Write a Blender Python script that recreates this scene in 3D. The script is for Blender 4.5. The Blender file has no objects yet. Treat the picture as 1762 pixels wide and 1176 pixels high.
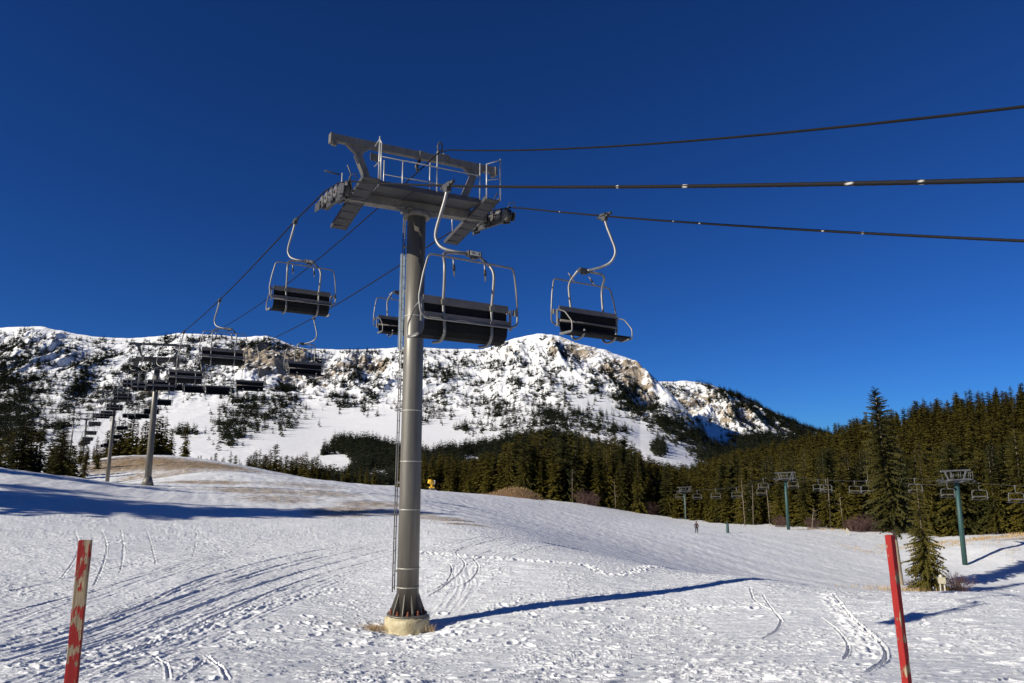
import bpy, math, random
import numpy as np
from mathutils import Vector, Matrix
R = math.radians
scene = bpy.context.scene
COL = scene.collection

# ------------------------------------------------------------------ camera
E = 5.0                       # eye height above the foot of the big tower
PITCH = R(9.5)
F = 1175.0 / 1762.0           # focal length in picture widths
cam = bpy.data.cameras.new('camera')
cam.lens = 24.0; cam.sensor_width = 36.0; cam.sensor_fit = 'HORIZONTAL'
cam.clip_start = 0.05; cam.clip_end = 20000
camo = bpy.data.objects.new('camera', cam); COL.objects.link(camo)
camo.location = (0, 0, E); camo.rotation_euler = (R(90) + PITCH, 0, 0)
scene.camera = camo
# ------------------------------------------------------------------ light
SUN_EL = R(26.0); SUN_AZ = R(240.0)     # azimuth clockwise from +Y: behind and left of the camera
sd = Vector((math.sin(SUN_AZ) * math.cos(SUN_EL), math.cos(SUN_AZ) * math.cos(SUN_EL), math.sin(SUN_EL)))
world = bpy.data.worlds.new('World'); scene.world = world; world.use_nodes = True
nt = world.node_tree; nt.nodes.clear()
sky = nt.nodes.new('ShaderNodeTexSky'); sky.sky_type = 'NISHITA'; sky.sun_disc = False
sky.sun_elevation = SUN_EL; sky.sun_rotation = SUN_AZ
sky.altitude = 2500; sky.air_density = 1.0; sky.dust_density = 0.0; sky.ozone_density = 4.0
gm = nt.nodes.new('ShaderNodeGamma'); gm.inputs['Gamma'].default_value = 1.1
mx = nt.nodes.new('ShaderNodeMix'); mx.data_type = 'RGBA'; mx.blend_type = 'MULTIPLY'
mx.inputs[0].default_value = 1.0; mx.inputs[7].default_value = (0.128, 0.338, 0.66, 1)
bg = nt.nodes.new('ShaderNodeBackground'); bg.inputs['Strength'].default_value = 0.08
wo = nt.nodes.new('ShaderNodeOutputWorld')
nt.links.new(sky.outputs[0], gm.inputs[0]); nt.links.new(gm.outputs[0], mx.inputs[6])
nt.links.new(mx.outputs[2], bg.inputs[0]); nt.links.new(bg.outputs[0], wo.inputs[0])
sl = bpy.data.lights.new('sun', 'SUN'); sl.energy = 5.0; sl.angle = R(0.53); sl.color = (1.0, 0.955, 0.85)
so = bpy.data.objects.new('sun', sl); COL.objects.link(so)
so.rotation_euler = sd.to_track_quat('Z', 'Y').to_euler(); so.location = (-60, -60, 80)
scene.view_settings.view_transform = 'Standard'; scene.view_settings.look = 'None'
scene.view_settings.exposure = 0.22; scene.view_settings.gamma = 1.0
scene.render.engine = 'CYCLES'
scene.render.resolution_x = 1024; scene.render.resolution_y = 683

# ------------------------------------------------------------------ projection helper (build-time surveying only)
cp, sp = math.cos(PITCH), math.sin(PITCH)
def ray(px, py):
    a = (px - 881.0) / 1175.0; b = (588.0 - py) / 1175.0
    yc = cp - b * sp
    return a / yc, (sp + b * cp) / yc
def at(px, py, Y):
    x, z = ray(px, py)
    return Vector((x * Y, Y, E + z * Y))

# ------------------------------------------------------------------ noise
def _h(ix, iy, seed):
    n = (ix.astype(np.int64) * 374761393 + iy.astype(np.int64) * 668265263 + seed * 1442695041) & 0xffffffff
    n = ((n ^ (n >> 13)) * 1274126177) & 0xffffffff
    return ((n ^ (n >> 16)) & 0xffffff) / float(0xffffff)
def noise(x, y, seed=0):
    x = np.asarray(x, float); y = np.asarray(y, float)
    xi = np.floor(x); yi = np.floor(y); fx = x - xi; fy = y - yi
    u = fx * fx * fx * (fx * (fx * 6 - 15) + 10); v = fy * fy * fy * (fy * (fy * 6 - 15) + 10)
    def g(ox, oy):
        a = _h(xi + ox, yi + oy, seed) * (2 * np.pi)
        return np.cos(a) * (fx - ox) + np.sin(a) * (fy - oy)
    n0 = g(0, 0) * (1 - u) + g(1, 0) * u; n1 = g(0, 1) * (1 - u) + g(1, 1) * u
    return (n0 * (1 - v) + n1 * v) * 1.5
def fbm(x, y, o=4, seed=0, gain=0.5, lac=2.07):
    s = 0; a = 1.0; t = 0
    for i in range(o):
        s = s + a * noise(x, y, seed + i * 17); t += a
        a *= gain; x = x * lac + 3.1; y = y * lac + 7.7
    return s / t
def ridged(x, y, o=4, seed=0, gain=0.5, lac=2.1):
    s = 0; a = 1.0; t = 0
    for i in range(o):
        s = s + a * (1 - np.abs(noise(x, y, seed + i * 13)) * 2); t += a
        a *= gain; x = x * lac + 1.7; y = y * lac + 5.3
    return s / t
def sstep(a, b, x):
    t = np.clip((x - a) / (b - a), 0, 1); return t * t * (3 - 2 * t)

# ------------------------------------------------------------------ scene helpers
def tag(o, label=None, cat=None, group=None, kind=None):
    if label: o['label'] = label
    if cat: o['category'] = cat
    if group: o['group'] = group
    if kind: o['kind'] = kind
    return o
def link(name, me, mat=None, parent=None, smooth=False):
    if mat: me.materials.append(mat)
    o = bpy.data.objects.new(name, me); COL.objects.link(o)
    if parent: o.parent = parent
    return o
def np_mesh(name, V, Q=None, T=None, smooth=False, attrs=None):
    me = bpy.data.meshes.new(name); V = np.asarray(V, np.float32)
    nq = 0 if Q is None else len(Q); ntri = 0 if T is None else len(T)
    me.vertices.add(len(V)); me.vertices.foreach_set('co', V.ravel())
    me.loops.add(nq * 4 + ntri * 3); me.polygons.add(nq + ntri)
    li = []
    if nq: li.append(np.asarray(Q, np.int32).ravel())
    if ntri: li.append(np.asarray(T, np.int32).ravel())
    me.loops.foreach_set('vertex_index', np.concatenate(li))
    st = np.concatenate([np.arange(nq) * 4, nq * 4 + np.arange(ntri) * 3]).astype(np.int32)
    me.polygons.foreach_set('loop_start', st)
    me.polygons.foreach_set('use_smooth', np.full(nq + ntri, smooth))
    if attrs:
        for k, a in attrs.items():
            at_ = me.attributes.new(k, 'FLOAT', 'POINT'); at_.data.foreach_set('value', np.asarray(a, np.float32).ravel())
    me.update(calc_edges=True); me.validate(verbose=False)
    return me
def grid_faces(n, m, wrap=False):
    i = np.arange(n - 1)[:, None]; j = np.arange(m if wrap else m - 1)[None, :]
    j2 = (j + 1) % m
    return np.stack([i * m + j, i * m + j2, (i + 1) * m + j2, (i + 1) * m + j], -1).reshape(-1, 4)
def empty(name, loc=(0, 0, 0), rz=0, rx=0, ry=0):
    o = bpy.data.objects.new(name, None); COL.objects.link(o)
    o.location = loc; o.rotation_euler = (rx, ry, rz); o.empty_display_size = 0.3
    return o
def kids(o): return [c for c in list(bpy.data.objects) if c.parent == o]
def copy_tree(o, parent=None, table=None):
    c = o.copy(); COL.objects.link(c)
    if parent: c.parent = parent
    for ch in (table or CH).get(o.name, []): copy_tree(ch, c, table)
    return c
CH = {}
def index_children():
    CH.clear()
    for o in bpy.data.objects:
        if o.parent: CH.setdefault(o.parent.name, []).append(o)

class MB:
    def __init__(s): s.v = []; s.f = []; s.sm = []
    def add(s, vs, fs, smooth=False):
        b = len(s.v); s.v += [tuple(v) for v in vs]
        for f in fs: s.f.append([b + i for i in f]); s.sm.append(smooth)
        return s
    def box(s, c, d, rot=None):
        c = Vector(c); m = rot or Matrix.Identity(3)
        vs = [c + m @ Vector((sx * d[0] / 2, sy * d[1] / 2, sz * d[2] / 2)) for sx in (-1, 1) for sy in (-1, 1) for sz in (-1, 1)]
        return s.add(vs, [(0, 1, 3, 2), (4, 6, 7, 5), (0, 4, 5, 1), (2, 3, 7, 6), (0, 2, 6, 4), (1, 5, 7, 3)])
    def bar(s, a, b, w, h, up=(0, 0, 1)):
        a = Vector(a); b = Vector(b); d = (b - a); L = d.length; d.normalize()
        x = d.cross(Vector(up)).normalized(); z = x.cross(d).normalized()
        m = Matrix((x, d, z)).transposed()
        return s.box((a + b) / 2, (w, L, h), m)
    def tube(s, pts, r, n=8, caps=True, rs=None):
        pts = [Vector(p) for p in pts]; m = len(pts)
        tang = []
        for i in range(m):
            t = pts[min(i + 1, m - 1)] - pts[max(i - 1, 0)]; tang.append(t.normalized())
        ref = Vector((0, 0, 1)) if abs(tang[0].z) < 0.9 else Vector((1, 0, 0))
        nx = tang[0].cross(ref).normalized(); vs = []
        for i in range(m):
            nx = (nx - tang[i] * nx.dot(tang[i])).normalized(); ny = tang[i].cross(nx)
            rr = rs[i] if rs else r
            for k in range(n):
                a = 2 * math.pi * k / n; vs.append(pts[i] + (nx * math.cos(a) + ny * math.sin(a)) * rr)
        fs = []
        for i in range(m - 1):
            for k in range(n):
                k2 = (k + 1) % n; fs.append((i * n + k, i * n + k2, (i + 1) * n + k2, (i + 1) * n + k))
        s.add(vs, fs, True)
        if caps:
            s.f.append([len(s.v) - m * n + k for k in range(n)][::-1]); s.sm.append(False)
            s.f.append([len(s.v) - n + k for k in range(n)]); s.sm.append(False)
        return s
    def cyl(s, a, b, r, n=16, r2=None):
        return s.tube([a, b], r, n, True, [r, r if r2 is None else r2])
    def mesh(s, name):
        me = bpy.data.meshes.new(name); me.from_pydata(s.v, [], s.f)
        me.polygons.foreach_set('use_smooth', s.sm); me.update(); return me
    def build(s, name, mat, parent=None, bevel=0):
        o = link(name, s.mesh(name), mat, parent)
        if bevel:
            md = o.modifiers.new('bevel', 'BEVEL'); md.width = bevel; md.segments = 2; md.limit_method = 'ANGLE'
        return o
def smooth_path(pts, n=6, closed=False):
    P = [Vector(p) for p in pts]; out = []
    m = len(P)
    rng = range(m if closed else m - 1)
    for i in rng:
        g = (lambda k: P[k % m]) if closed else (lambda k: P[max(0, min(m - 1, k))])
        p0, p1, p2, p3 = g(i - 1), g(i), g(i + 1), g(i + 2)
        for k in range(n):
            t = k / n
            out.append(0.5 * ((2 * p1) + (-p0 + p2) * t + (2 * p0 - 5 * p1 + 4 * p2 - p3) * t * t + (-p0 + 3 * p1 - 3 * p2 + p3) * t ** 3))
    out.append(P[0] if closed else P[-1])
    return out
def fillet(pts, r=0.12, n=5):
    """polyline with rounded corners"""
    P = [Vector(p) for p in pts]; out = [P[0]]
    for i in range(1, len(P) - 1):
        a = P[i - 1] - P[i]; b = P[i + 1] - P[i]; q = min(r, a.length * .48, b.length * .48)
        a = P[i] + a.normalized() * q; b = P[i] + b.normalized() * q
        for k in range(n + 1):
            t = k / n; out.append(a * (1 - t) ** 2 + P[i] * 2 * t * (1 - t) + b * t * t)
    out.append(P[-1]); return out

# ------------------------------------------------------------------ materials
def mat(name):
    m = bpy.data.materials.new(name); m.use_nodes = True
    n = m.node_tree; b = n.nodes['Principled BSDF']; return m, n, b
def N(n, t, **k):
    o = n.nodes.new(t)
    for a, v in k.items():
        if a.startswith('i_'):
            o.inputs[a[2:].replace('_', ' ')].default_value = v
        else: setattr(o, a, v)
    return o
def simple(name, col, rough=0.5, metal=0.0, var=0.25, scale=8.0, col2=None, bump=0.0, bscale=40, stretch=(1, 1, 1), spec=0.5):
    m, n, b = mat(name)
    tc = N(n, 'ShaderNodeTexCoord'); mp = N(n, 'ShaderNodeMapping'); mp.inputs['Scale'].default_value = stretch
    n.links.new(tc.outputs['Object'], mp.inputs[0])
    nz = N(n, 'ShaderNodeTexNoise'); nz.inputs['Scale'].default_value = scale; nz.inputs['Detail'].default_value = 6; nz.inputs['Roughness'].default_value = 0.65
    n.links.new(mp.outputs[0], nz.inputs['Vector'])
    cr = N(n, 'ShaderNodeValToRGB'); c2 = col2 or tuple(c * (1 - var) for c in col)
    c1 = col if col2 else tuple(min(1, c * (1 + var)) for c in col)
    cr.color_ramp.elements[0].position = 0.35; cr.color_ramp.elements[1].position = 0.65
    cr.color_ramp.elements[0].color = (*c2, 1); cr.color_ramp.elements[1].color = (*c1, 1)
    n.links.new(nz.outputs[0], cr.inputs[0]); n.links.new(cr.outputs[0], b.inputs['Base Color'])
    b.inputs['Roughness'].default_value = rough; b.inputs['Metallic'].default_value = metal
    b.inputs['Specular IOR Level'].default_value = spec
    if bump:
        n2 = N(n, 'ShaderNodeTexNoise'); n2.inputs['Scale'].default_value = bscale; n2.inputs['Detail'].default_value = 4
        n.links.new(mp.outputs[0], n2.inputs['Vector'])
        bm = N(n, 'ShaderNodeBump'); bm.inputs['Strength'].default_value = 1; bm.inputs['Distance'].default_value = bump
        n.links.new(n2.outputs[0], bm.inputs['Height']); n.links.new(bm.outputs[0], b.inputs['Normal'])
    return m
#@MATS
# ------------------------------------------------------------------ ground height field
CTRL = []      # azimuth, ln R, z (relative to the eye)
def cpt(px, Y, z=None, py=None):
    x, rz = ray(px, py if py is not None else 850)
    if z is None: z = rz * Y
    CTRL.append((math.atan(x), math.log(math.hypot(x * Y, Y)), z))
for px in (-150, 200, 550, 900, 1250, 1600, 1900):
    cpt(px, 3, -2.15); cpt(px, 7, -2.75); cpt(px, 11, -3.38)
for px, zz in ((-150, -4.0), (300, -4.45), (705, -4.78), (1100, -4.75), (1500, -4.55), (1900, -4.4)): cpt(px, 20.4, zz)
for px, Y, z in (
    (-150, 35, -3.4), (0, 35, -3.7), (300, 35, -4.25), (0, 50, -2.2), (-150, 50, -1.6), (300, 52, -3.7), (-150, 66, -.6), (0, 66, -1.15), (120, 68, -2.0), (262, 74, -3.15), (0, 90, -2.6), (120, 92, -4.5), (-150, 90, -3),
    (190, 121, -5.0), (262, 100, -3.4), (200, 165, 0.0), (300, 160, -0.3), (400, 150, -2.3), (0, 165, -3.0), (-150, 165, -1),
    (145, 216, -3.6), (145, 300, -2.0), (-150, 300, 4), (323, 285, -1.2), (0, 300, 0),
    (450, 45, -4.3), (450, 75, -3.7), (450, 115, -3.1), (560, 45, -4.4), (560, 75, -4.2), (560, 120, -4.2), (560, 160, -6.2), (400, 300, -9), (560, 320, -13),
    (700, 45, -4.5), (700, 75, -4.9), (740, 120, -6.0), (740, 160, -7.9), (740, 200, -10.5), (800, 45, -4.45), (800, 60, -5.1), (800, 100, -6.8), (850, 165, -9.2),
    (1000, 32, -4.5), (1000, 45, -5.9), (1000, 60, -7.15), (1000, 100, -9.7), (1000, 150, -11.5), (1000, 185, -12.6), (900, 300, -16),
    (1285, 27.3, -4.66), (1285, 24.5, -4.68), (1200, 25.5, -4.70), (1120, 25, -4.72), (1285, 36, -6.5), (1285, 50, -8.9), (1285, 72, -11.6), (1200, 111, -12.0), (1179, 190, -17.0), (1358, 133, -13.8), (1300, 160, -15.5),
    (1640, 24, -4.5), (1640, 32, -6.45), (1640, 45, -9.2), (1640, 62, -11.8), (1660, 88, -13.3), (1500, 130, -14.1), (1722, 92.5, -11.9), (1762, 98, -11.5), (1650, 98, -12.2), (1900, 98, -11.0), (1762, 90, -12.4), (1762, 120, -12.8), (1600, 110, -13.7), (1900, 24, -4.4), (1900, 34, -6.8), (1900, 62, -11.6), (1900, 120, -13.6),
    (1762, 150, -13.0), (1500, 150, -14.2), (1200, 260, -17.5), (1000, 300, -17), (1350, 300, -13), (1500, 270, -5), (1700, 250, -3), (1900, 250, 1),
    (1200, 460, -15), (1350, 460, -6), (1500, 460, 12), (1700, 460, 27), (1900, 460, 38), (1100, 460, -18),
    (1900, 650, 45), (1700, 650, 25), (1500, 650, 5), (1200, 650, -20), (900, 600, -26), (560, 600, -22), (200, 600, -10), (-150, 600, 5)):
    cpt(px, Y, z)
_c = np.array(CTRL); _A = np.stack([_c[:, 0] * 2.0, _c[:, 1]], 1)
def _phi(d2): return 0.5 * d2 * np.log(d2 + 1e-9)
def _solve():
    n = len(_A); d2 = ((_A[:, None] - _A[None]) ** 2).sum(-1)
    K = _phi(d2) + np.eye(n) * 0.0015
    P = np.concatenate([np.ones((n, 1)), _A], 1)
    M = np.block([[K, P], [P.T, np.zeros((3, 3))]])
    return np.linalg.solve(M, np.concatenate([_c[:, 2], np.zeros(3)]))
_w = _solve()
def G0(X, Y):
    """smooth ground height (world z) at X, Y"""
    X = np.asarray(X, float); Y = np.asarray(Y, float); sh = np.broadcast(X, Y).shape
    X = np.broadcast_to(X, sh).ravel(); Y = np.broadcast_to(Y, sh).ravel()
    az = np.arctan2(X, Y); Rr = np.hypot(X, Y)
    azc = np.clip(az, -0.80, 0.80); lr = np.log(np.clip(Rr, 2.5, 700))
    out = np.empty(len(X))
    for s in range(0, len(X), 200000):
        a = azc[s:s + 200000] * 2.0; l = lr[s:s + 200000]
        d2 = (a[:, None] - _A[None, :, 0]) ** 2 + (l[:, None] - _A[None, :, 1]) ** 2
        out[s:s + 200000] = _phi(d2) @ _w[:-3] + _w[-3] + _w[-2] * a + _w[-1] * l
    w = sstep(0.85, 1.7, np.abs(az))
    out = out * (1 - w) + (-2.1) * w
    return (out + E).reshape(sh)
def hit(px, py, y0=6, y1=420):
    """where the view ray through a picture point first meets the ground"""
    x, rz = ray(px, py)
    Y = np.exp(np.linspace(math.log(y0), math.log(y1), 1500))
    g = G0(x * Y, Y); k = np.nonzero(E + rz * Y <= g)[0]
    k = k[0] if len(k) else len(Y) - 1
    return float(x * Y[k]), float(Y[k]), float(g[k])
#@GROUND
def make_snow(name, far=False):
    m, n, b = mat(name)
    ge = N(n, 'ShaderNodeNewGeometry')
    at_g = N(n, 'ShaderNodeAttribute', attribute_name='grass')
    at_f = N(n, 'ShaderNodeAttribute', attribute_name='floor')
    nz = N(n, 'ShaderNodeTexNoise'); nz.inputs['Scale'].default_value = 1.9; nz.inputs['Detail'].default_value = 9; nz.inputs['Roughness'].default_value = 0.7
    mp = N(n, 'ShaderNodeMapping'); mp.inputs['Scale'].default_value = (0.5, 1.0, 1.0)
    n.links.new(ge.outputs['Position'], mp.inputs[0]); n.links.new(mp.outputs[0], nz.inputs['Vector'])
    # grass mask: attribute + noise - threshold
    ad = N(n, 'ShaderNodeMath', operation='ADD'); n.links.new(at_g.outputs['Fac'], ad.inputs[0]); n.links.new(nz.outputs[0], ad.inputs[1])
    mr = N(n, 'ShaderNodeMapRange'); mr.inputs[1].default_value = 1.06; mr.inputs[2].default_value = 1.34
    n.links.new(ad.outputs[0], mr.inputs[0])
    gcol = N(n, 'ShaderNodeValToRGB'); e = gcol.color_ramp.elements
    e[0].position = .3; e[0].color = (.16, .10, .05, 1); e[1].position = .7; e[1].color = (.42, .29, .14, 1)
    n2 = N(n, 'ShaderNodeTexNoise'); n2.inputs['Scale'].default_value = 6; n2.inputs['Detail'].default_value = 5
    n.links.new(ge.outputs['Position'], n2.inputs['Vector']); n.links.new(n2.outputs[0], gcol.inputs[0])
    sc = N(n, 'ShaderNodeValToRGB'); e = sc.color_ramp.elements
    e[0].position = .3; e[0].color = (.74, .735, .725, 1); e[1].position = .65; e[1].color = (.87, .865, .85, 1)
    n3 = N(n, 'ShaderNodeTexNoise'); n3.inputs['Scale'].default_value = 0.35; n3.inputs['Detail'].default_value = 7; n3.inputs['Roughness'].default_value = .7
    n.links.new(ge.outputs['Position'], n3.inputs['Vector']); n.links.new(n3.outputs[0], sc.inputs[0])
    m1 = N(n, 'ShaderNodeMix', data_type='RGBA'); n.links.new(mr.outputs[0], m1.inputs[0]); n.links.new(sc.outputs[0], m1.inputs[6]); n.links.new(gcol.outputs[0], m1.inputs[7])
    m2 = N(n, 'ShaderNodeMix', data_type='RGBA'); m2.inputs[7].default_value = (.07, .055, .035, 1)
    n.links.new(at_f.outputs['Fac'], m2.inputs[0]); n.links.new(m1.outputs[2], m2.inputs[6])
    n.links.new(m2.outputs[2], b.inputs['Base Color'])
    b.inputs['Roughness'].default_value = 0.62; b.inputs['Specular IOR Level'].default_value = 0.35
    # fine crust relief
    n4 = N(n, 'ShaderNodeTexNoise'); n4.inputs['Scale'].default_value = 14; n4.inputs['Detail'].default_value = 5; n4.inputs['Roughness'].default_value = .6
    n.links.new(mp.outputs[0], n4.inputs['Vector'])
    n5 = N(n, 'ShaderNodeTexNoise'); n5.inputs['Scale'].default_value = 1.7; n5.inputs['Detail'].default_value = 6; n5.inputs['Roughness'].default_value = .65
    mp2 = N(n, 'ShaderNodeMapping'); mp2.inputs['Scale'].default_value = (0.45, 1.3, 1.0); mp2.inputs['Rotation'].default_value = (0, 0, -0.35)
    n.links.new(ge.outputs['Position'], mp2.inputs[0]); n.links.new(mp2.outputs[0], n5.inputs['Vector'])
    b1 = N(n, 'ShaderNodeBump'); b1.inputs['Distance'].default_value = 0.035; b1.inputs['Strength'].default_value = .8
    b2 = N(n, 'ShaderNodeBump'); b2.inputs['Distance'].default_value = 0.13; b2.inputs['Strength'].default_value = .8
    n.links.new(n4.outputs[0], b1.inputs['Height']); n.links.new(n5.outputs[0], b2.inputs['Height'])
    n.links.new(b2.outputs[0], b1.inputs['Normal']); n.links.new(b1.outputs[0], b.inputs['Normal'])
    return m
M_SNOW = make_snow('snow')

# rings and spokes: dense where the camera looks, coarse elsewhere, one sheet all the way round
az_f = np.linspace(R(-42), R(42), 1400)
az_c = np.linspace(R(42), R(318), 90)[1:-1]
AZ = np.concatenate([az_f, az_c])
RR = np.concatenate([np.linspace(0.4, 8.5, 14)[:-1], np.exp(np.linspace(math.log(8.5), math.log(40), 700))[:-1], np.exp(np.linspace(math.log(40), math.log(1500), 420))])
gx = RR[:, None] * np.sin(AZ)[None]; gy = RR[:, None] * np.cos(AZ)[None]
X = gx.ravel(); Y = gy.ravel(); RD = np.hypot(X, Y)
Z = G0(X, Y)
near = (np.abs(np.arctan2(X, Y)) < R(43)) & (RD < 70) & (RD > 8)
idx = np.nonzero(near)[0]; nx_, ny_ = X[idx], Y[idx]
fade = 1 - sstep(35, 70, RD[idx])
# rolling, wind crust and lumps
Z += 0.10 * fbm(X / 9, Y / 9, 2, 5) * sstep(6, 20, RD)
dz = np.zeros(len(idx))
ca, sa = math.cos(-0.45), math.sin(-0.45)
wx = nx_ * ca - ny_ * sa; wy = nx_ * sa + ny_ * ca
wx = wx + .3 * noise(nx_ / 1.3, ny_ / 1.3, 3)
soft = sstep(-.25, .25, fbm(nx_ / 5.0, ny_ / 5.0, 3, 77))          # where the surface is broken up, elsewhere crusted smooth
cr = fbm(wx / 0.70, wy / 0.20, 3, 11)
dz += 0.030 * sstep(.10, .24, cr) * (0.5 + .5 * soft)
cl = fbm(nx_ / .17, ny_ / .14, 2, 21)
dz += 0.021 * sstep(.12, .34, cl) * (.12 + .88 * sstep(-.1, .3, fbm(nx_ / 3.0, ny_ / 3.0, 2, 99)))
dz += 0.018 * fbm(nx_ / .9, ny_ / .7, 2, 31)
# ski, boot and machine tracks, surveyed in the photograph and laid on the slope
def track(pts, w, depth, kind='groove', rails=0):
    W = [hit(*p) for p in pts]; P = smooth_path([(a, b, 0) for a, b, c in W], 8)
    px_ = np.array([p.x for p in P]); py_ = np.array([p.y for p in P])
    w = w * (.62 if kind == 'groove' else 1); depth = depth * (1.15 if kind == 'groove' else 1)
    ext = max(w * 3, .3)
    sel = np.nonzero((nx_ > px_.min() - ext) & (nx_ < px_.max() + ext) & (ny_ > py_.min() - ext) & (ny_ < py_.max() + ext))[0]
    if not len(sel): return
    sx = nx_[sel]; sy = ny_[sel]; best = np.full(len(sel), 1e9); side = np.zeros(len(sel)); along = np.zeros(len(sel)); acc = 0
    for i in range(len(px_) - 1):
        ax, ay, bx, by = px_[i], py_[i], px_[i + 1], py_[i + 1]; dx, dy = bx - ax, by - ay; L2 = dx * dx + dy * dy + 1e-9; L = math.sqrt(L2)
        t = np.clip(((sx - ax) * dx + (sy - ay) * dy) / L2, 0, 1)
        ex = sx - ax - t * dx; ey = sy - ay - t * dy; d = np.hypot(ex, ey); k = d < best
        best = np.where(k, d, best); side = np.where(k, np.sign(ex * dy - ey * dx), side); along = np.where(k, acc + t * L, along); acc += L
    u = best / w
    endf = sstep(0, .6, along) * (1 - sstep(acc - .6, acc, along))
    if kind == 'groove':
        prof = -np.exp(-u ** 4) + .55 * np.exp(-((u - 1.6) / .45) ** 2)
        dz[sel] += depth * prof * endf
    elif kind == 'rail':                        # machine track: berm on both edges, grooves inside
        prof = .9 * np.exp(-((u - 1.0) / .13) ** 2) - .5 * np.exp(-((u - .80) / .1) ** 2)
        ins = (u < .95)
        tex = .5 * np.sin(best * side * 2 * np.pi / .14) * ins + .6 * noise(along * 3.5, best * side * 4, 55) * ins
        dz[sel] = dz[sel] * np.where(ins, .45, 1) + depth * (prof + .55 * tex) * endf
    elif kind == 'groom':                       # ground flattened by a machine, combed lengthwise
        k = 1 - sstep(.75, 1.0, u)
        dz[sel] = dz[sel] * (1 - .72 * k * endf) + depth * k * endf * (noise(along * .5, best * side * 7, 31) + .5 * noise(along * 1.6, best * side * 16, 32) + .5 * sstep(.1, .4, noise(along * 5, best * side * 6, 35)))
    elif kind == 'foot':                        # a trodden line
        tex = np.maximum(0, noise(along * 5.2, best * side * 6.5, 66) + .12)
        dz[sel] += depth * np.exp(-u ** 4) * (tex * 2.2 - .35) * endf
TR = [
 ([(-60, 1150), (120, 1100), (300, 1040), (430, 990), (560, 955), (700, 930)], 1.5, .028, 'groom'),
 ([(60, 1190), (260, 1120), (430, 1050), (600, 985), (760, 945), (900, 925)], 1.0, .026, 'groom'),
 ([(-60, 1090), (120, 1040), (280, 990), (420, 955), (600, 925)], .9, .022, 'groom'),
 ([(760, 1060), (800, 1010), (800, 975), (860, 945), (1000, 930)], .55, .02, 'groom'),
 # long curved machine passes that sweep up from the lower left to the right
 ([(0, 1098), (120, 1080), (230, 1050), (330, 1005), (430, 975), (540, 950), (640, 935)], .11, .030, 'groove'),
 ([(0, 1140), (140, 1095), (260, 1052), (360, 1015), (470, 978), (580, 952), (700, 930)], .11, .030, 'groove'),
 ([(30, 1150), (160, 1110), (300, 1062), (420, 1018), (520, 985), (620, 958), (700, 940)], .10, .028, 'groove'),
 ([(150, 1150), (260, 1110), (400, 1050), (520, 1000), (640, 965), (740, 940), (860, 925)], .09, .028, 'groove'),
 ([(0, 1020), (140, 990), (260, 968), (400, 945), (520, 935), (640, 925)], .09, .022, 'groove'),
 ([(0, 1058), (150, 1020), (280, 985), (400, 958), (520, 940)], .07, .022, 'groove'),
 ([(250, 1085), (420, 1035), (560, 1000), (700, 965), (820, 938), (940, 925)], .07, .022, 'groove'),
 ([(130, 1075), (300, 1020), (430, 985), (560, 955)], .06, .018, 'groove'),
 ([(0, 1160), (200, 1120), (330, 1085), (470, 1040), (600, 1010)], .5, .03, 'foot'),
 ([(40, 1128), (200, 1082), (330, 1034), (470, 990), (600, 955), (720, 934)], .55, .032, 'rail'),
 ([(730, 1030), (770, 1005), (800, 975), (790, 945), (880, 930), (1000, 945)], .05, .03, 'groove'),
 ([(740, 1022), (800, 1005), (823, 980), (812, 960)], .045, .035, 'groove'),
 ([(732, 1020), (765, 1005), (777, 985), (774, 972)], .045, .035, 'groove'),
 ([(720, 1000), (800, 975), (900, 950), (1010, 942)], .06, .025, 'groove'),
 ([(718, 985), (800, 965), (850, 945)], .06, .025, 'groove'),
 # trodden line past the tower
 ([(700, 948), (800, 958), (900, 966), (1000, 972), (1100, 982), (1230, 990), (1400, 995), (1600, 1012), (1762, 1020)], .28, .055, 'foot'),
 # single ski lines on the upper left
 ([(128, 912), (135, 940), (128, 965), (100, 1000)], .04, .03, 'groove'),
 ([(174, 912), (183, 940), (178, 970), (160, 1010)], .04, .03, 'groove'),
 ([(207, 912), (212, 940), (210, 970), (204, 990)], .035, .028, 'groove'),
 ([(252, 915), (262, 945), (268, 975)], .035, .028, 'groove'),
 ([(336, 905), (338, 930), (330, 965)], .03, .022, 'groove'),
 ([(330, 905), (365, 935), (400, 965)], .03, .02, 'groove'),
 # hooks at the bottom
 ([(262, 1130), (285, 1148), (290, 1176)], .045, .022, 'groove'),
 ([(350, 1128), (378, 1150), (392, 1176)], .05, .028, 'groove'),
 ([(352, 1135), (340, 1150), (300, 1176)], .045, .018, 'groove'),
 # lower right: slot and double turn
 ([(1290, 1010), (1300, 1035), (1340, 1060), (1338, 1085), (1310, 1105)], .045, .035, 'groove'),
 ([(1310, 1020), (1330, 1050), (1350, 1075)], .04, .03, 'groove'),
 ([(1430, 1020), (1460, 1055), (1490, 1085), (1520, 1115), (1522, 1140), (1490, 1160)], .06, .045, 'groove'),
 ([(1420, 1020), (1442, 1048), (1465, 1078), (1490, 1110), (1500, 1140)], .30, .040, 'foot'),
 ([(1410, 1060), (1440, 1085), (1460, 1115), (1452, 1140)], .045, .035, 'groove'),
 ([(1180, 1176), (1190, 1150), (1204, 1135)], .12, .04, 'foot'),
 ([(1700, 1176), (1762, 1165)], .05, .04, 'groove'),
]
for t_ in TR: track(*t_)
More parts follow.
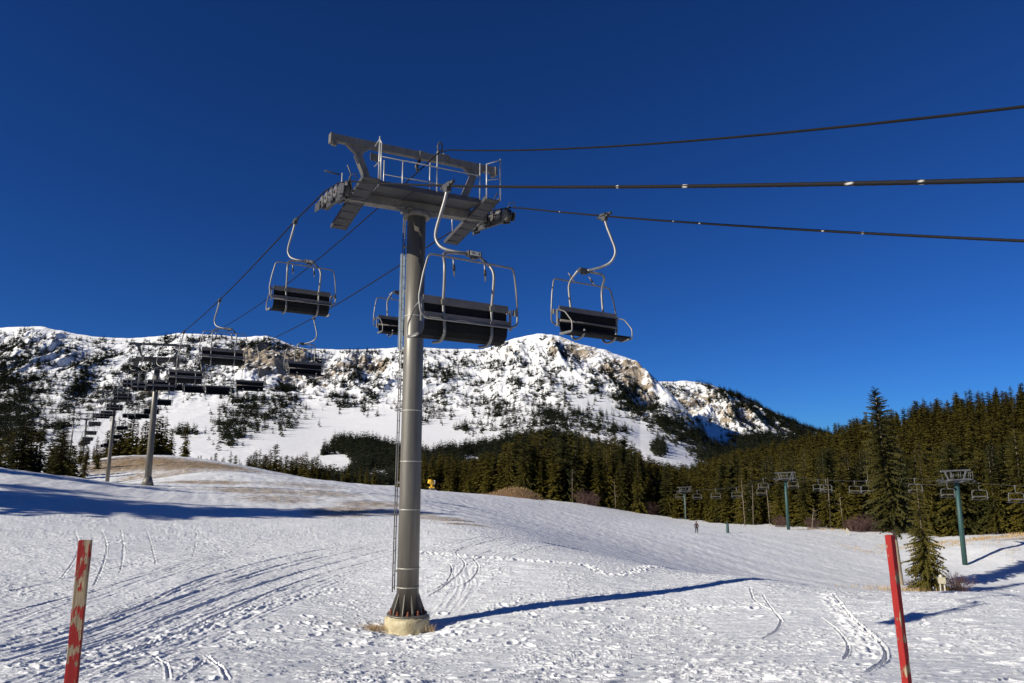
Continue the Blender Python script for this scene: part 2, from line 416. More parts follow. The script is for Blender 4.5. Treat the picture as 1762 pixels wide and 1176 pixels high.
# foot holes round the tower
rs = np.random.RandomState(4)
for k in range(150):
    if k < 60: hx, hy = -3 + rs.normal() * 1.9, 19.3 + rs.normal() * 1.3
    else: hx, hy = rs.uniform(-9, 13), rs.uniform(11, 23)
    sel = np.nonzero((np.abs(nx_ - hx) < .4) & (np.abs(ny_ - hy) < .4))[0]
    a = rs.uniform(0, 3); ex = (nx_[sel] - hx) * math.cos(a) + (ny_[sel] - hy) * math.sin(a); ey = -(nx_[sel] - hx) * math.sin(a) + (ny_[sel] - hy) * math.cos(a)
    d = np.sqrt((ex / .16) ** 2 + (ey / .09) ** 2)
    dz[sel] += -.05 * np.exp(-d ** 4) + .025 * np.exp(-((d - 1.6) / .4) ** 2)
Z[idx] += dz * fade
# groomed corduroy streaks on the far piste
far = (RD > 45) & (RD < 260)
Z[far] += (.10 * fbm(X[far] / 2.4 + Y[far] * .16, Y[far] / 15, 3, 41) + .05 * fbm(X[far] / .8, Y[far] / 2.2, 2, 42)) * sstep(45, 70, RD[far])
d_ = np.hypot(X + 2.85, Y - 20.2); Z -= .12 * np.exp(-(d_ / 1.0) ** 4)
# dead grass showing through
GR = np.zeros(len(X))
def patch(px, py, rx, ry, s, ang=0):
    gx0, gy0, _ = hit(px, py); dx = X - gx0; dy = Y - gy0
    c, q = math.cos(ang), math.sin(ang)
    e = ((dx * c + dy * q) / rx) ** 2 + ((-dx * q + dy * c) / ry) ** 2
    np.maximum(GR, (s + .24) * np.exp(-e ** 2), out=GR)
for a in ((235, 797, 14, 18, .62), (330, 800, 18, 16, .60), (400, 808, 12, 14, .5), (200, 792, 8, 14, .58), (350, 830, 9, 6, .52), (440, 845, 8, 8, .50), (300, 815, 8, 10, .5),
          (480, 860, 6, 8, .47), (600, 880, 5, 9, .52), (640, 868, 5, 8, .5), (560, 850, 6, 10, .46), (760, 893, 4, 3.5, .5), (800, 903, 3, 1.6, .52), (700, 885, 4, 4, .5), (520, 835, 9, 10, .44),
          (190, 812, 6, 6, .5), (240, 820, 5, 8, .5)): patch(*a)
for a in ((-1.5, 19.2, 0, 0),): pass
for (wx_, wy_, rx, ry, s) in ((-3.75, 20.0, .55, .35, .75), (-2.2, 19.75, .2, .25, .66), (36, 65, 5, 1.6, .66), (40, 66.5, 3.5, 2.0, .62), (58, 101, 12, 3, .52), (74, 100, 12, 3, .82), (90, 101, 16, 4, .85), (108, 104, 20, 6, .85), (66, 92, 4, 3, .56), (70, 88, 4, 3, .5), (62, 132, 8, 2.5, .55)):
    np.maximum(GR, s * np.exp(-((X - wx_) / rx) ** 2 - ((Y - wy_) / ry) ** 2), out=GR)
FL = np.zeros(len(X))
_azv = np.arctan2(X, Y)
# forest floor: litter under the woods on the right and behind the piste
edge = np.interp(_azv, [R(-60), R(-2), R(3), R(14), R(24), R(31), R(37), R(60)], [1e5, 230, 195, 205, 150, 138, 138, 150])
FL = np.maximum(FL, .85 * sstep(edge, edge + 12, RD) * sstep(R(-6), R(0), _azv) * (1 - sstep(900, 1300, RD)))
V = np.stack([X, Y, Z], 1)
V = np.concatenate([V, [[0, 0, float(G0(0.01, 0.01))]]])
nA = len(AZ)
Qf = grid_faces(len(RR), nA, wrap=True)
cen = np.stack([np.full(nA, len(V) - 1), (np.arange(nA) + 1) % nA, np.arange(nA)], 1)
# vertices run clockwise seen from above, so flip the quads to face up
me = np_mesh('snow_ground', V, Qf[:, ::-1], cen[:, ::-1], True, {'grass': np.append(GR, 0), 'floor': np.append(FL, 0)})
tag(link('snow_ground', me, M_SNOW), 'trampled and tracked snow slope with dead grass showing through', kind='structure')

# ------------------------------------------------------------------ mountain
def make_mtn():
    m, n, b = mat('mountain_snow_and_rock')
    ge = N(n, 'ShaderNodeNewGeometry'); ar = N(n, 'ShaderNodeAttribute', attribute_name='rock')
    nz = N(n, 'ShaderNodeTexNoise'); nz.inputs['Scale'].default_value = .035; nz.inputs['Detail'].default_value = 8; nz.inputs['Roughness'].default_value = .72
    n.links.new(ge.outputs['Position'], nz.inputs['Vector'])
    ad = N(n, 'ShaderNodeMath', operation='ADD'); n.links.new(ar.outputs['Fac'], ad.inputs[0]); n.links.new(nz.outputs[0], ad.inputs[1])
    mr = N(n, 'ShaderNodeMapRange'); mr.inputs[1].default_value = .96; mr.inputs[2].default_value = 1.10; n.links.new(ad.outputs[0], mr.inputs[0])
    rc = N(n, 'ShaderNodeValToRGB'); e = rc.color_ramp.elements
    e[0].position = .25; e[0].color = (.10, .085, .07, 1); e[1].position = .75; e[1].color = (.50, .42, .32, 1)
    x_ = rc.color_ramp.elements.new(.5); x_.color = (.33, .26, .18, 1)
    n2 = N(n, 'ShaderNodeTexNoise'); n2.inputs['Scale'].default_value = .02; n2.inputs['Detail'].default_value = 9; n2.inputs['Roughness'].default_value = .75
    mp = N(n, 'ShaderNodeMapping'); mp.inputs['Scale'].default_value = (1, 1, 2.5); mp.inputs['Location'].default_value = (300, 70, 20)
    n.links.new(ge.outputs['Position'], mp.inputs[0]); n.links.new(mp.outputs[0], n2.inputs['Vector']); n.links.new(n2.outputs[0], rc.inputs[0])
    m1 = N(n, 'ShaderNodeMix', data_type='RGBA'); m1.inputs[6].default_value = (.92, .905, .88, 1)
    n.links.new(mr.outputs[0], m1.inputs[0]); n.links.new(rc.outputs[0], m1.inputs[7]); n.links.new(m1.outputs[2], b.inputs['Base Color'])
    b.inputs['Roughness'].default_value = .7; b.inputs['Specular IOR Level'].default_value = .25
    bm = N(n, 'ShaderNodeBump'); bm.inputs['Distance'].default_value = 4.5; bm.inputs['Strength'].default_value = .9
    ms = N(n, 'ShaderNodeMath', operation='MULTIPLY'); n.links.new(nz.outputs[0], ms.inputs[0])
    mm = N(n, 'ShaderNodeMapRange'); mm.inputs[1].default_value = 0; mm.inputs[2].default_value = .5; mm.inputs[3].default_value = .12; mm.inputs[4].default_value = 1
    n.links.new(ar.outputs['Fac'], mm.inputs[0]); n.links.new(mm.outputs[0], ms.inputs[1]); n.links.new(ms.outputs[0], bm.inputs['Height']); n.links.new(bm.outputs[0], b.inputs['Normal'])
    return m
M_MTN = make_mtn()
MTN = {}
def mountain(name, label, ridge, y0s, Yb, Yr, Fk, Yk, amp, px0, px1, nu, nv, seed, rockfn, ampfn, cliffs=()):
    """terrain sheet from its foot (Yb) to its crest (Yr) and down the far side"""
    pxs = np.linspace(px0, px1, nu); yc0 = np.array([ray(p, 700)[0] for p in pxs])
    ridge = np.array(ridge, float); ry = np.interp(pxs, ridge[:, 0], ridge[:, 1])
    rr = (sp + (588 - ry) / 1175 * cp) / (cp - (588 - ry) / 1175 * sp)
    y0 = np.interp(pxs, *y0s); rb = (sp + (588 - y0) / 1175 * cp) / (cp - (588 - y0) / 1175 * sp)
    Ft = np.linspace(0, 1, nv) ** .92
    k3 = np.hanning(2 * (nv // 8) + 1); k3 /= k3.sum(); Dl = np.interp(Ft, Fk, Yk); Dl = np.convolve(np.pad(Dl, nv // 8, mode='reflect', reflect_type='odd'), k3, mode='valid')
    D = Dl[:, None] * np.ones(nu)[None]
    Yrr = np.interp(pxs, *Yr)[None]; D = Yb + (D - Yb) * (Yrr - Yb) / (Yk[-1] - Yb)
    kw = np.hanning(2 * (nu // 12) + 1); kw /= kw.sum(); rs_ = np.convolve(np.pad(rr, nu // 12, mode='edge'), kw, mode='valid')
    k2 = np.hanning(9); k2 /= k2.sum(); rf = np.convolve(np.pad(rr, 4, mode='edge'), k2, mode='valid')
    wt = sstep(.55, .95, Ft)[:, None]
    ratio = rb[None] + (rf[None] * wt + rs_[None] * (1 - wt) - rb[None]) * Ft[:, None]
    x = yc0[None] * D; z = E + D * ratio
    Fg = Ft[:, None] * np.ones(nu)[None]; PX = pxs[None] * np.ones(nv)[:, None]
    PYg = y0[None] + (ry - y0)[None] * Fg
    a = ampfn(PX, Fg) * amp * (.36 + .95 * np.clip(zone(PX, PYg, cliffs) * 1.7, 0, 1))
    # ribs and gullies run down the fall line; blocks break them up
    n1 = ridged(x / 170 + .5 * noise(x / 300, D / 300, seed + 1), D / 420, 4, seed) - .45
    n2 = fbm(x / 70, D / 90, 5, seed + 5, .55)
    n3 = ridged(x / 45, D / 60 + z / 40, 3, seed + 9) - .4
    h = n1 * 1.0 + n2 * .34 + n3 * .13
    edge_ = 1 - .75 * sstep(.93, 1.0, Fg)
    z = z + a * h * edge_
    # far side
    back = []
    for k, (fy, fz) in enumerate(((60, -25), (200, -120), (600, -420))):
        back.append((x[-1] * (1 + fy / D[-1]), D[-1] + fy, np.maximum(z[-1] + fz, -60)))
    x = np.concatenate([x] + [q[0][None] for q in back]); D2 = np.concatenate([D] + [q[1][None] for q in back]); z = np.concatenate([z] + [q[2][None] for q in back])
    # skirt under the foot
    x = np.concatenate([x[:1], x]); D2 = np.concatenate([D2[:1] - 60, D2]); z = np.concatenate([z[:1] - 60, z])
    Fg2 = np.concatenate([Fg[:1], Fg, np.ones((3, nu))]); PX2 = np.concatenate([PX[:1], PX, PX[:3]])
    dzx = np.gradient(z, axis=1) / (np.abs(np.gradient(x, axis=1)) + 1e-6); dzy = np.gradient(z, axis=0) / (np.gradient(D2, axis=0) + 1e-6)
    slope = np.hypot(dzx, dzy)
    rock = rockfn(PX2, Fg2, slope, x, D2, z)
    me = np_mesh(name, np.stack([x, D2, z], -1).reshape(-1, 3), grid_faces(*x.shape), None, True, {'rock': rock.ravel()})
    o = tag(link(name, me, M_MTN), label, kind='structure')
    MTN[name] = (pxs, Ft, x[1:nv + 1], D, z[1:nv + 1], y0, ry)
    return o
def zone(PX, PY, zs, P=1.5):
    out = np.zeros(PX.shape)
    for (cx, cy, rx, ry, s) in zs: out = np.maximum(out, s * np.exp(-(((PX - cx) / rx) ** 2 + ((PY - cy) / ry) ** 2) ** P))
    return out
RIDGE_A = [(-160, 575), (-60, 568), (0, 563), (60, 562), (100, 572), (150, 580), (210, 583), (270, 578), (300, 574), (350, 576), (400, 580), (450, 579), (490, 590), (530, 600), (600, 603), (680, 597), (760, 600), (830, 602), (880, 585), (925, 574), (965, 578), (1000, 592), (1050, 606), (1090, 620), (1120, 643), (1150, 672), (1180, 705), (1210, 742), (1250, 785), (1300, 820), (1400, 850)]
ROCK_A = [(440, 620, 55, 40, .74), (495, 622, 36, 42, .76), (1010, 600, 70, 24, .70), (640, 625, 60, 24, .64), (1085, 650, 40, 34, .72), (250, 670, 46, 26, .78), (150, 692, 44, 24, .76), (590, 640, 70, 32, .56), (980, 600, 60, 30, .58), (1050, 640, 60, 40, .58), (880, 610, 50, 25, .46), (800, 700, 90, 22, .46), (900, 690, 100, 25, .46), (60, 610, 80, 40, .44), (540, 660, 60, 20, .54), (1110, 670, 30, 40, .56), (700, 650, 90, 30, .42), (470, 720, 40, 10, .4), (1000, 740, 40, 12, .40), (1060, 745, 40, 14, .42)]
def rockA(PX, Fg, slope, x, D, z):
    PY = 840 + (np.interp(PX, *zip(*RIDGE_A)) - 840) * Fg
    base = zone(PX, PY, ROCK_A)
    st = sstep(.55, 1.15, slope)
    b = .18 + .14 * sstep(.55, .8, Fg) * (1 - .4 * sstep(.9, 1, Fg))
    return np.clip(np.maximum(b * (.45 + .9 * st), base * (.62 + .5 * st)) + .13 * fbm(x / 60, D / 60 + z / 30, 3, 71), 0, .8)
def ampA(PX, Fg):
    bowl = sstep(.22, .40, Fg) * (1 - sstep(.48, .66, Fg)) * sstep(300, 480, PX) * (1 - sstep(880, 1040, PX))
    bowl2 = sstep(.45, .5, Fg) * (1 - sstep(.70, .78, Fg)) * sstep(950, 990, PX) * (1 - sstep(1040, 1080, PX))
    return (.10 + .90 * sstep(.45, .80, Fg)) * (1 - .80 * np.maximum(bowl, bowl2))
mountain('mountain', 'snow covered mountain ridge with tan cliff bands', RIDGE_A, ([-160, 1400], [845, 845]), 560, ([-160, 800, 1100, 1250, 1400], [2200, 2250, 2150, 1700, 1300]),
         [0, .31, .58, 1], [560, 1100, 1750, 2200], 42, -160, 1400, 1150, 430, 3, rockA, ampA, ROCK_A)
RIDGE_B = [(900, 760), (1000, 690), (1060, 668), (1100, 658), (1140, 657), (1180, 656), (1230, 664), (1280, 684), (1340, 714), (1390, 737), (1420, 745), (1460, 760), (1550, 790), (1700, 830)]
def rockB(PX, Fg, slope, x, D, z):
    PY = 850 + (np.interp(PX, *zip(*RIDGE_B)) - 850) * Fg
    base = zone(PX, PY, [(1200, 690, 60, 30, .64), (1270, 715, 60, 25, .64), (1330, 735, 50, 18, .56), (1150, 680, 40, 30, .56)])
    st = sstep(.5, 1.1, slope)
    return np.clip(np.maximum(.16, base * (.6 + .5 * st)) + .16 * fbm(x / 70 + z / 30, D / 60 + z / 20, 4, 171), 0, .8)
mountain('far_ridge', 'far snowy ridge with pale rock falling to the right', RIDGE_B, ([900, 1700], [850, 850]), 900, ([900, 1700], [3000, 3000]),
         [0, .3, .6, 1], [900, 1600, 2300, 3000], 46, 960, 1700, 560, 300, 43, rockB, lambda PX, Fg: (.2 + .8 * sstep(.45, .7, Fg)), [(1220, 700, 110, 50, .6)])
#@TREES
# ------------------------------------------------------------------ conifers
def make_needles(name, c1, c2, c3):
    m, n, b = mat(name)
    oi = N(n, 'ShaderNodeObjectInfo'); ge = N(n, 'ShaderNodeNewGeometry'); tc = N(n, 'ShaderNodeTexCoord')
    nz = N(n, 'ShaderNodeTexNoise'); nz.inputs['Scale'].default_value = .22; nz.inputs['Detail'].default_value = 2
    n.links.new(ge.outputs['Position'], nz.inputs['Vector'])
    ad = N(n, 'ShaderNodeMath', operation='ADD'); n.links.new(nz.outputs[0], ad.inputs[0])
    mu = N(n, 'ShaderNodeMath', operation='MULTIPLY_ADD'); mu.inputs[1].default_value = .5; mu.inputs[2].default_value = -.25
    n.links.new(oi.outputs['Random'], mu.inputs[0]); n.links.new(mu.outputs[0], ad.inputs[1])
    n2 = N(n, 'ShaderNodeTexNoise'); n2.inputs['Scale'].default_value = 2.6; n.links.new(ge.outputs['Position'], n2.inputs['Vector'])
    a2 = N(n, 'ShaderNodeMath', operation='MULTIPLY_ADD'); a2.inputs[1].default_value = .5; a2.inputs[2].default_value = -.25
    n.links.new(n2.outputs[0], a2.inputs[0]); a3 = N(n, 'ShaderNodeMath', operation='ADD'); n.links.new(ad.outputs[0], a3.inputs[0]); n.links.new(a2.outputs[0], a3.inputs[1])
    cr = N(n, 'ShaderNodeValToRGB'); e = cr.color_ramp.elements; e[0].position = .28; e[0].color = (*c1, 1); e[1].position = .74; e[1].color = (*c3, 1)
    q = cr.color_ramp.elements.new(.5); q.color = (*c2, 1)
    n.links.new(a3.outputs[0], cr.inputs[0]); n.links.new(cr.outputs[0], b.inputs['Base Color'])
    b.inputs['Roughness'].default_value = .75; b.inputs['Specular IOR Level'].default_value = .15
    return m
M_NEEDLE = make_needles('needles', (.014, .016, .004), (.037, .033, .005), (.074, .058, .007))
M_NEEDLE_HERO = make_needles('needles_near', (.026, .026, .008), (.046, .041, .009), (.078, .064, .012))
M_NEEDLE_FAR = make_needles('needles_high', (.012, .017, .011), (.024, .028, .013), (.045, .044, .016))
M_BARK = simple('bark', (.20, .145, .09), .9, 0, .3, 3, (.09, .065, .045), .02, 12, (1, 1, .25))
M_BARK_PALE = simple('bare_wood', (.33, .27, .19), .85, 0, .3, 2.5, (.18, .13, .09), .01, 14, (1, 1, .15))

def conifer(h, rb, levels, nb, seg, seed, bare=.06, droop=.30, lean=(0, 0), narrow=.85, gaps=0.0, drop_tri=True, top_flat=0):
    r = np.random.RandomState(seed); V = []; T = []
    for i in range(levels):
        f = ((i + r.uniform(-.3, .3)) / levels); f = min(max(f, 0), .99); zf = bare + (1 - bare) * f ** .92
        rad = rb * ((1 - zf) ** narrow) * r.uniform(.72, 1.12) + .09 * rb
        if r.rand() < gaps: rad *= .45
        n = max(3, int(round(nb * (.55 + .45 * (1 - zf)))))
        a0 = r.uniform(0, 6.28)
        ang = a0 + np.arange(n) * 2 * np.pi / n + r.uniform(-.35, .35, n)
        L = rad * r.uniform(.55, 1.18, n)
        z0 = zf * h + r.uniform(-.9, .9, n) * h / levels
        up = np.interp(zf, [0, .5, 1], [-droop, -.1, .5]) + r.uniform(-.12, .12, n)
        d = np.stack([np.cos(ang), np.sin(ang), np.zeros(n)], 1); s = np.stack([-np.sin(ang), np.cos(ang), np.zeros(n)], 1)
        for k in range(seg):
            t0 = k / seg; t1 = (k + 1) / seg
            def P(t): return d * (L * t)[:, None] + np.array([0, 0, 1.0]) * (z0 + L * t * up - L * .16 * t * t)[:, None]
            p0, p1 = P(t0 * .95), P(t1)
            w = (L * (.20 if seg > 4 else .34 if seg > 2 else .42) * (1 - t0 * .72) * r.uniform(.7, 1.25, n))[:, None]
            dz_ = (L * r.uniform(.03, .16, n))[:, None] * np.array([0, 0, 1.0])
            pl = p0 * .55 + p1 * .45 + s * w + d * w * .5 - dz_; pr = p0 * .55 + p1 * .45 - s * w + d * w * .5 - dz_
            b = len(V) * 0 + sum(len(v) for v in V)
            blk = [p0, p1, pl, pr]; tri = [(0, 1, 2), (0, 3, 1)]
            if drop_tri:
                pd = (p0 + p1) / 2 - np.array([0, 0, 1.0]) * (L * r.uniform(.12, .30, n) * (1.1 - t0))[:, None]; blk.append(pd); tri.append((0, 4, 1))
            V.append(np.concatenate(blk)); ar = np.arange(n)
            for (q0, q1, q2) in tri: T.append(np.stack([b + ar + q0 * n, b + ar + q1 * n, b + ar + q2 * n], 1))
    V = np.concatenate(V); T = np.concatenate(T)
    V[:, 0] += lean[0] * V[:, 2]; V[:, 1] += lean[1] * V[:, 2]
    return V, T
def trunk_mb(h, r0, lean=(0, 0), n=7, r1=.03, z0=-.6):
    mb = MB(); pts = [(lean[0] * z, lean[1] * z, z) for z in (z0, 0.2, h * .3, h * .65, h * .97)]
    mb.tube(pts, r0, n, True, [r0 * 1.25, r0, r0 * .8, r0 * .45, r1]); return mb
rs = np.random.RandomState(12)
NEAR_VAR = []
for k in range(6):
    V_, T_ = conifer(1.0, .165 + .02 * (k % 3), 44, 14, 5, 100 + k, bare=.05 + .03 * (k % 2), gaps=.08 + .05 * (k % 3), narrow=(.66, .78, .42)[k % 3])
    m_ = np_mesh('crown_%d' % k, V_, None, T_); m_.materials.append(M_NEEDLE)
    t_ = trunk_mb(1.0, .013, r1=.001, z0=-.06).mesh('trunk_%d' % k); t_.materials.append(M_BARK)
    NEAR_VAR.append((m_, t_))
MID_VAR = [conifer(1.0, .175 + .025 * (k % 3), 26, 11, 2, 200 + k, bare=.04, gaps=.1, narrow=(.6, .42, .5)[k % 3]) for k in range(6)]
FAR_VAR = [conifer(1.0, .27 + .04 * (k % 3), 8, 6, 1, 300 + k, bare=.02, gaps=.1, narrow=.75) for k in range(5)]

FOREST = []        # (x, y, z, height, zone)
def gz(x, y): return float(G0(x, y))
def add_row(pts, zone_, yz=None):
    xs = np.array([p[0] for p in pts]); ys = np.array([p[1] for p in pts]); zs = G0(xs, ys)
    for (x, y, h), z in zip(pts, zs): FOREST.append((x, y, float(z) - .2, h, zone_))
edge_f = lambda az: np.interp(az, [R(-9), R(-2), R(3), R(12), R(17), R(24), R(31), R(37), R(60)], [235, 205, 192, 198, 176, 152, 141, 138, 148])
pts = []
for _ in range(14000):
    az = rs.uniform(R(-9), R(45)); d = math.exp(rs.uniform(math.log(130), math.log(560)))
    e = float(edge_f(az))
    if d < e + rs.uniform(0, 3): continue
    if az < R(15) and d > 330: continue
    sp_ = 2.8 + (d - e) * .010
    pts.append((d * math.sin(az), d * math.cos(az), sp_))
keep = []; cell = {}
for x, y, s in pts:
    c = (int(x // 5), int(y // 5)); ok = True
    for i in (-2, -1, 0, 1, 2):
        for j in (-2, -1, 0, 1, 2):
            for (qx, qy) in cell.get((c[0] + i, c[1] + j), ()):
                if (qx - x) ** 2 + (qy - y) ** 2 < s * s: ok = False; break
            if not ok: break
        if not ok: break
    if ok:
        cell.setdefault(c, []).append((x, y)); keep.append((x, y))
fr = []
for x, y in keep:
    az = math.atan2(x, y); d = math.hypot(x, y)
    base_h = float(np.interp(math.degrees(az), [-9, -3, 0, 1.5, 8.5, 11, 12.5, 16, 17.5, 24, 40], [12, 12, 17, 20, 20, 16.5, 12.5, 12, 15, 14.5, 14.5]))
    fr.append((x, y, base_h * rs.choice([rs.uniform(.40, .7), rs.uniform(.7, 1.15), rs.uniform(.85, 1.22)], p=[.22, .5, .28])))
add_row(fr, 'right')
# left hand groups
lf = []
for k in range(46):
    px = rs.uniform(-190, 178); Yd = rs.uniform(92, 160); x = ray(px, 780)[0] * Yd
    lf.append((x, Yd, rs.uniform(6.5, 10.0) * (1 if px < 110 else .66)))
for px, Yd, h in ((118, 98, 5), (128, 104, 6.5), (100, 96, 4), (172, 190, 5.5), (160, 188, 5), (186, 195, 6), (150, 180, 4.5), (176, 200, 5)): lf.append((ray(px, 790)[0] * Yd, Yd, h))
add_row(lf, 'left')
mf = []
for px, top in ((188, 738), (197, 728), (206, 735), (214, 722), (222, 728), (229, 716), (238, 724), (246, 730), (254, 722), (262, 728), (270, 716), (279, 712), (288, 714), (296, 735)):
    Yd = rs.uniform(262, 300); x, rz_ = ray(px, top); z = gz(x * Yd, Yd); mf.append((x * Yd, Yd, E + rz_ * Yd - z))
for px, Yd, top in ((323, 272, 724), (355, 300, 792), (364, 300, 784), (372, 310, 778), (385, 300, 786), (398, 330, 774), (406, 320, 782), (430, 310, 785), (440, 300, 775), (448, 320, 770), (456, 300, 780), (466, 310, 772), (476, 330, 762), (484, 300, 784), (494, 300, 782), (503, 305, 784), (512, 310, 783), (520, 300, 784), (529, 305, 786), (537, 300, 790), (546, 300, 800), (556, 300, 812), (415, 290, 795), (345, 295, 796), (590, 300, 800), (600, 310, 796), (612, 300, 803), (622, 310, 797), (632, 300, 806), (645, 310, 800), (580, 305, 812), (340, 300, 800)) + tuple((q, 285 + (q * 7) % 40, 788 + (q * 13) % 17 - (12 if 500 < q < 550 or 425 < q < 485 else 0)) for q in range(352, 572, 5)):
    x, rz_ = ray(px, top); z = gz(x * Yd, Yd); mf.append((x * Yd, Yd, max(4.0, E + rz_ * Yd - z)))
add_row(mf, 'middle')
# woods just outside the left edge: their shadows reach into the picture
of = []
for (x, y, h) in ((-67, 27, 26), (-63, 32, 21), (-52, 34, 15), (-66, 45, 19), (-72, 55, 18), (-54, 31, 24), (-57, 30, 26), (-80, 50, 22), (-88, 47, 22), (-76, 46, 22), (-84, 56, 20), (-58, 30, 17), (-66, 34, 18), (-70, 45, 19), (-78, 50, 17), (-74, 38, 16), (-86, 54, 18), (-92, 62, 17), (-84, 64, 14), (-100, 70, 18), (-108, 78, 17), (-97, 82, 15), (-118, 90, 18)):
    of.append((x, y, h))
OFF = of

LAB = {'right': ('tall dark green conifer in the wood behind the ski run', 'conifers of the wood on the right'),
       'left': ('dark conifer in the shaded clump at the far left', 'conifers of the shaded clump on the left'),
       'middle': ('conifer standing beyond the grassy rise by the far lift towers', 'conifers beyond the grassy rise')}
def plant(x, y, z, h, lab, grp, k=None, cat='tree', wide=1.0):
    k = rs.randint(len(NEAR_VAR)) if k is None else k; cm, tm = NEAR_VAR[k]
    t = empty('conifer', (x, y, z), rs.uniform(0, 6.28)); w = h * rs.uniform(.85, 1.2) * wide; t.scale = (w, w, h)
    c = bpy.data.objects.new('crown', cm); COL.objects.link(c); c.parent = t
    u = bpy.data.objects.new('trunk', tm); COL.objects.link(u); u.parent = t
    tag(t, lab, cat, grp); return t
FOREST.sort(key=lambda q: -q[3] / math.hypot(q[0], q[1]))
inframe = lambda x, y: abs(math.atan2(x, y)) < R(38.5)
solo = [q for q in FOREST if inframe(q[0], q[1])][:270]
ids = set(id(q) for q in solo)
rest = [q for q in FOREST if id(q) not in ids]
for x, y, z, h, zn in solo:
    lab, grp = LAB[zn]
    if zn == 'middle' and abs(x / y - ray(323, 760)[0]) < .004:
        t = plant(x, y, z, h, 'lone broad conifer standing by itself on snow right of the second far tower', None); t.name = 'conifer'; t.scale = (h * 2.0, h * 2.0, h)
        continue
    plant(x, y, z, h, lab, grp, wide={'middle': 1.75, 'left': 1.6}.get(zn, 1.0))
for x, y, h in OFF: plant(x, y, gz(x, y) - .2, h, 'conifer of the wood beyond the left edge that shades the snow', 'conifers beyond the left edge', wide=1.15)

def scatter(name, variants, items, material, label, cat='forest'):
    VV = []; TT = []; b = 0; r = np.random.RandomState(9)
    which = r.randint(len(variants), size=len(items)); rot = r.uniform(0, 6.28, len(items)); wid = r.uniform(.85, 1.25, len(items))
    it = np.array([(q[0], q[1], q[2], q[3]) for q in items])
    for k in range(len(variants)):
        v, t = variants[k]; s = np.nonzero(which == k)[0]
        if not len(s): continue
        c = np.cos(rot[s])[:, None]; q = np.sin(rot[s])[:, None]; h = it[s, 3][:, None]; w = h * wid[s][:, None]
        x = (v[None, :, 0] * c - v[None, :, 1] * q) * w + it[s, 0][:, None]; y = (v[None, :, 0] * q + v[None, :, 1] * c) * w + it[s, 1][:, None]
        z = v[None, :, 2] * h + it[s, 2][:, None]
        VV.append(np.stack([x, y, z], -1).reshape(-1, 3)); TT.append((t[None] + (np.arange(len(s)) * len(v))[:, None, None]).reshape(-1, 3) + b); b += len(s) * len(v)
    me = np_mesh(name, np.concatenate(VV), None, np.concatenate(TT)); me.materials.append(material)
    o = bpy.data.objects.new(name, me); COL.objects.link(o); tag(o, label, cat, kind='stuff'); return o
scatter('forest', MID_VAR, rest, M_NEEDLE, 'dense mass of dark conifers covering the hillside and valley floor')

# mountain woods
def mtn_trees(name, zs, n, hmin, hmax, topline=None, seed=5, clump=1.0, gapz=()):
    pxs, Ft, x, D, z, y0, ry = MTN[name]; r = np.random.RandomState(seed)
    fi = r.uniform(0, .985, n); ui = r.uniform(0, len(pxs) - 1.001, n)
    kj = np.clip(np.searchsorted(Ft, fi) - 1, 0, len(Ft) - 2); ki = ui.astype(int)
    a = (fi - Ft[kj]) / (Ft[kj + 1] - Ft[kj]); bq = ui - ki
    def s(A): return (A[kj, ki] * (1 - a) + A[kj + 1, ki] * a) * (1 - bq) + (A[kj, ki + 1] * (1 - a) + A[kj + 1, ki + 1] * a) * bq
    PX = pxs[ki]; wx, wy, wz = s(x), s(D), s(z)
    ratio = (wz - E) / wy; tt = (ratio * cp - sp) / (cp + ratio * sp); PY = 588 - 1175 * tt     # where it sits in height
    PXX = 881 + 1175 * (wx / wy) * (cp - (588 - PY) / 1175 * sp)
    den = zone(PXX, PY, zs, 1.35)
    cl = sstep(-.02, .28, fbm(wx / 55, wy / 75, 3, seed + 3)) ; den = den * (1 - clump + clump * cl * 1.5)
    if topline is not None:
        tl = np.interp(PXX, *zip(*topline)); g = zone(PXX, PY, gapz)
        den = np.maximum(den, (1.1 * sstep(0, 10, PY - tl)) * (1 - np.clip(g * 1.6, 0, 1)))
    k = np.nonzero(r.rand(n) < den)[0]
    hh = r.uniform(hmin, hmax, len(k)) * np.interp(wy[k], [560, 1000, 1500, 2200], [.85, 1.15, 1.3, 1.1])
    return [(wx[i], wy[i], wz[i] - 1.0, h) for i, h in zip(k, hh)]
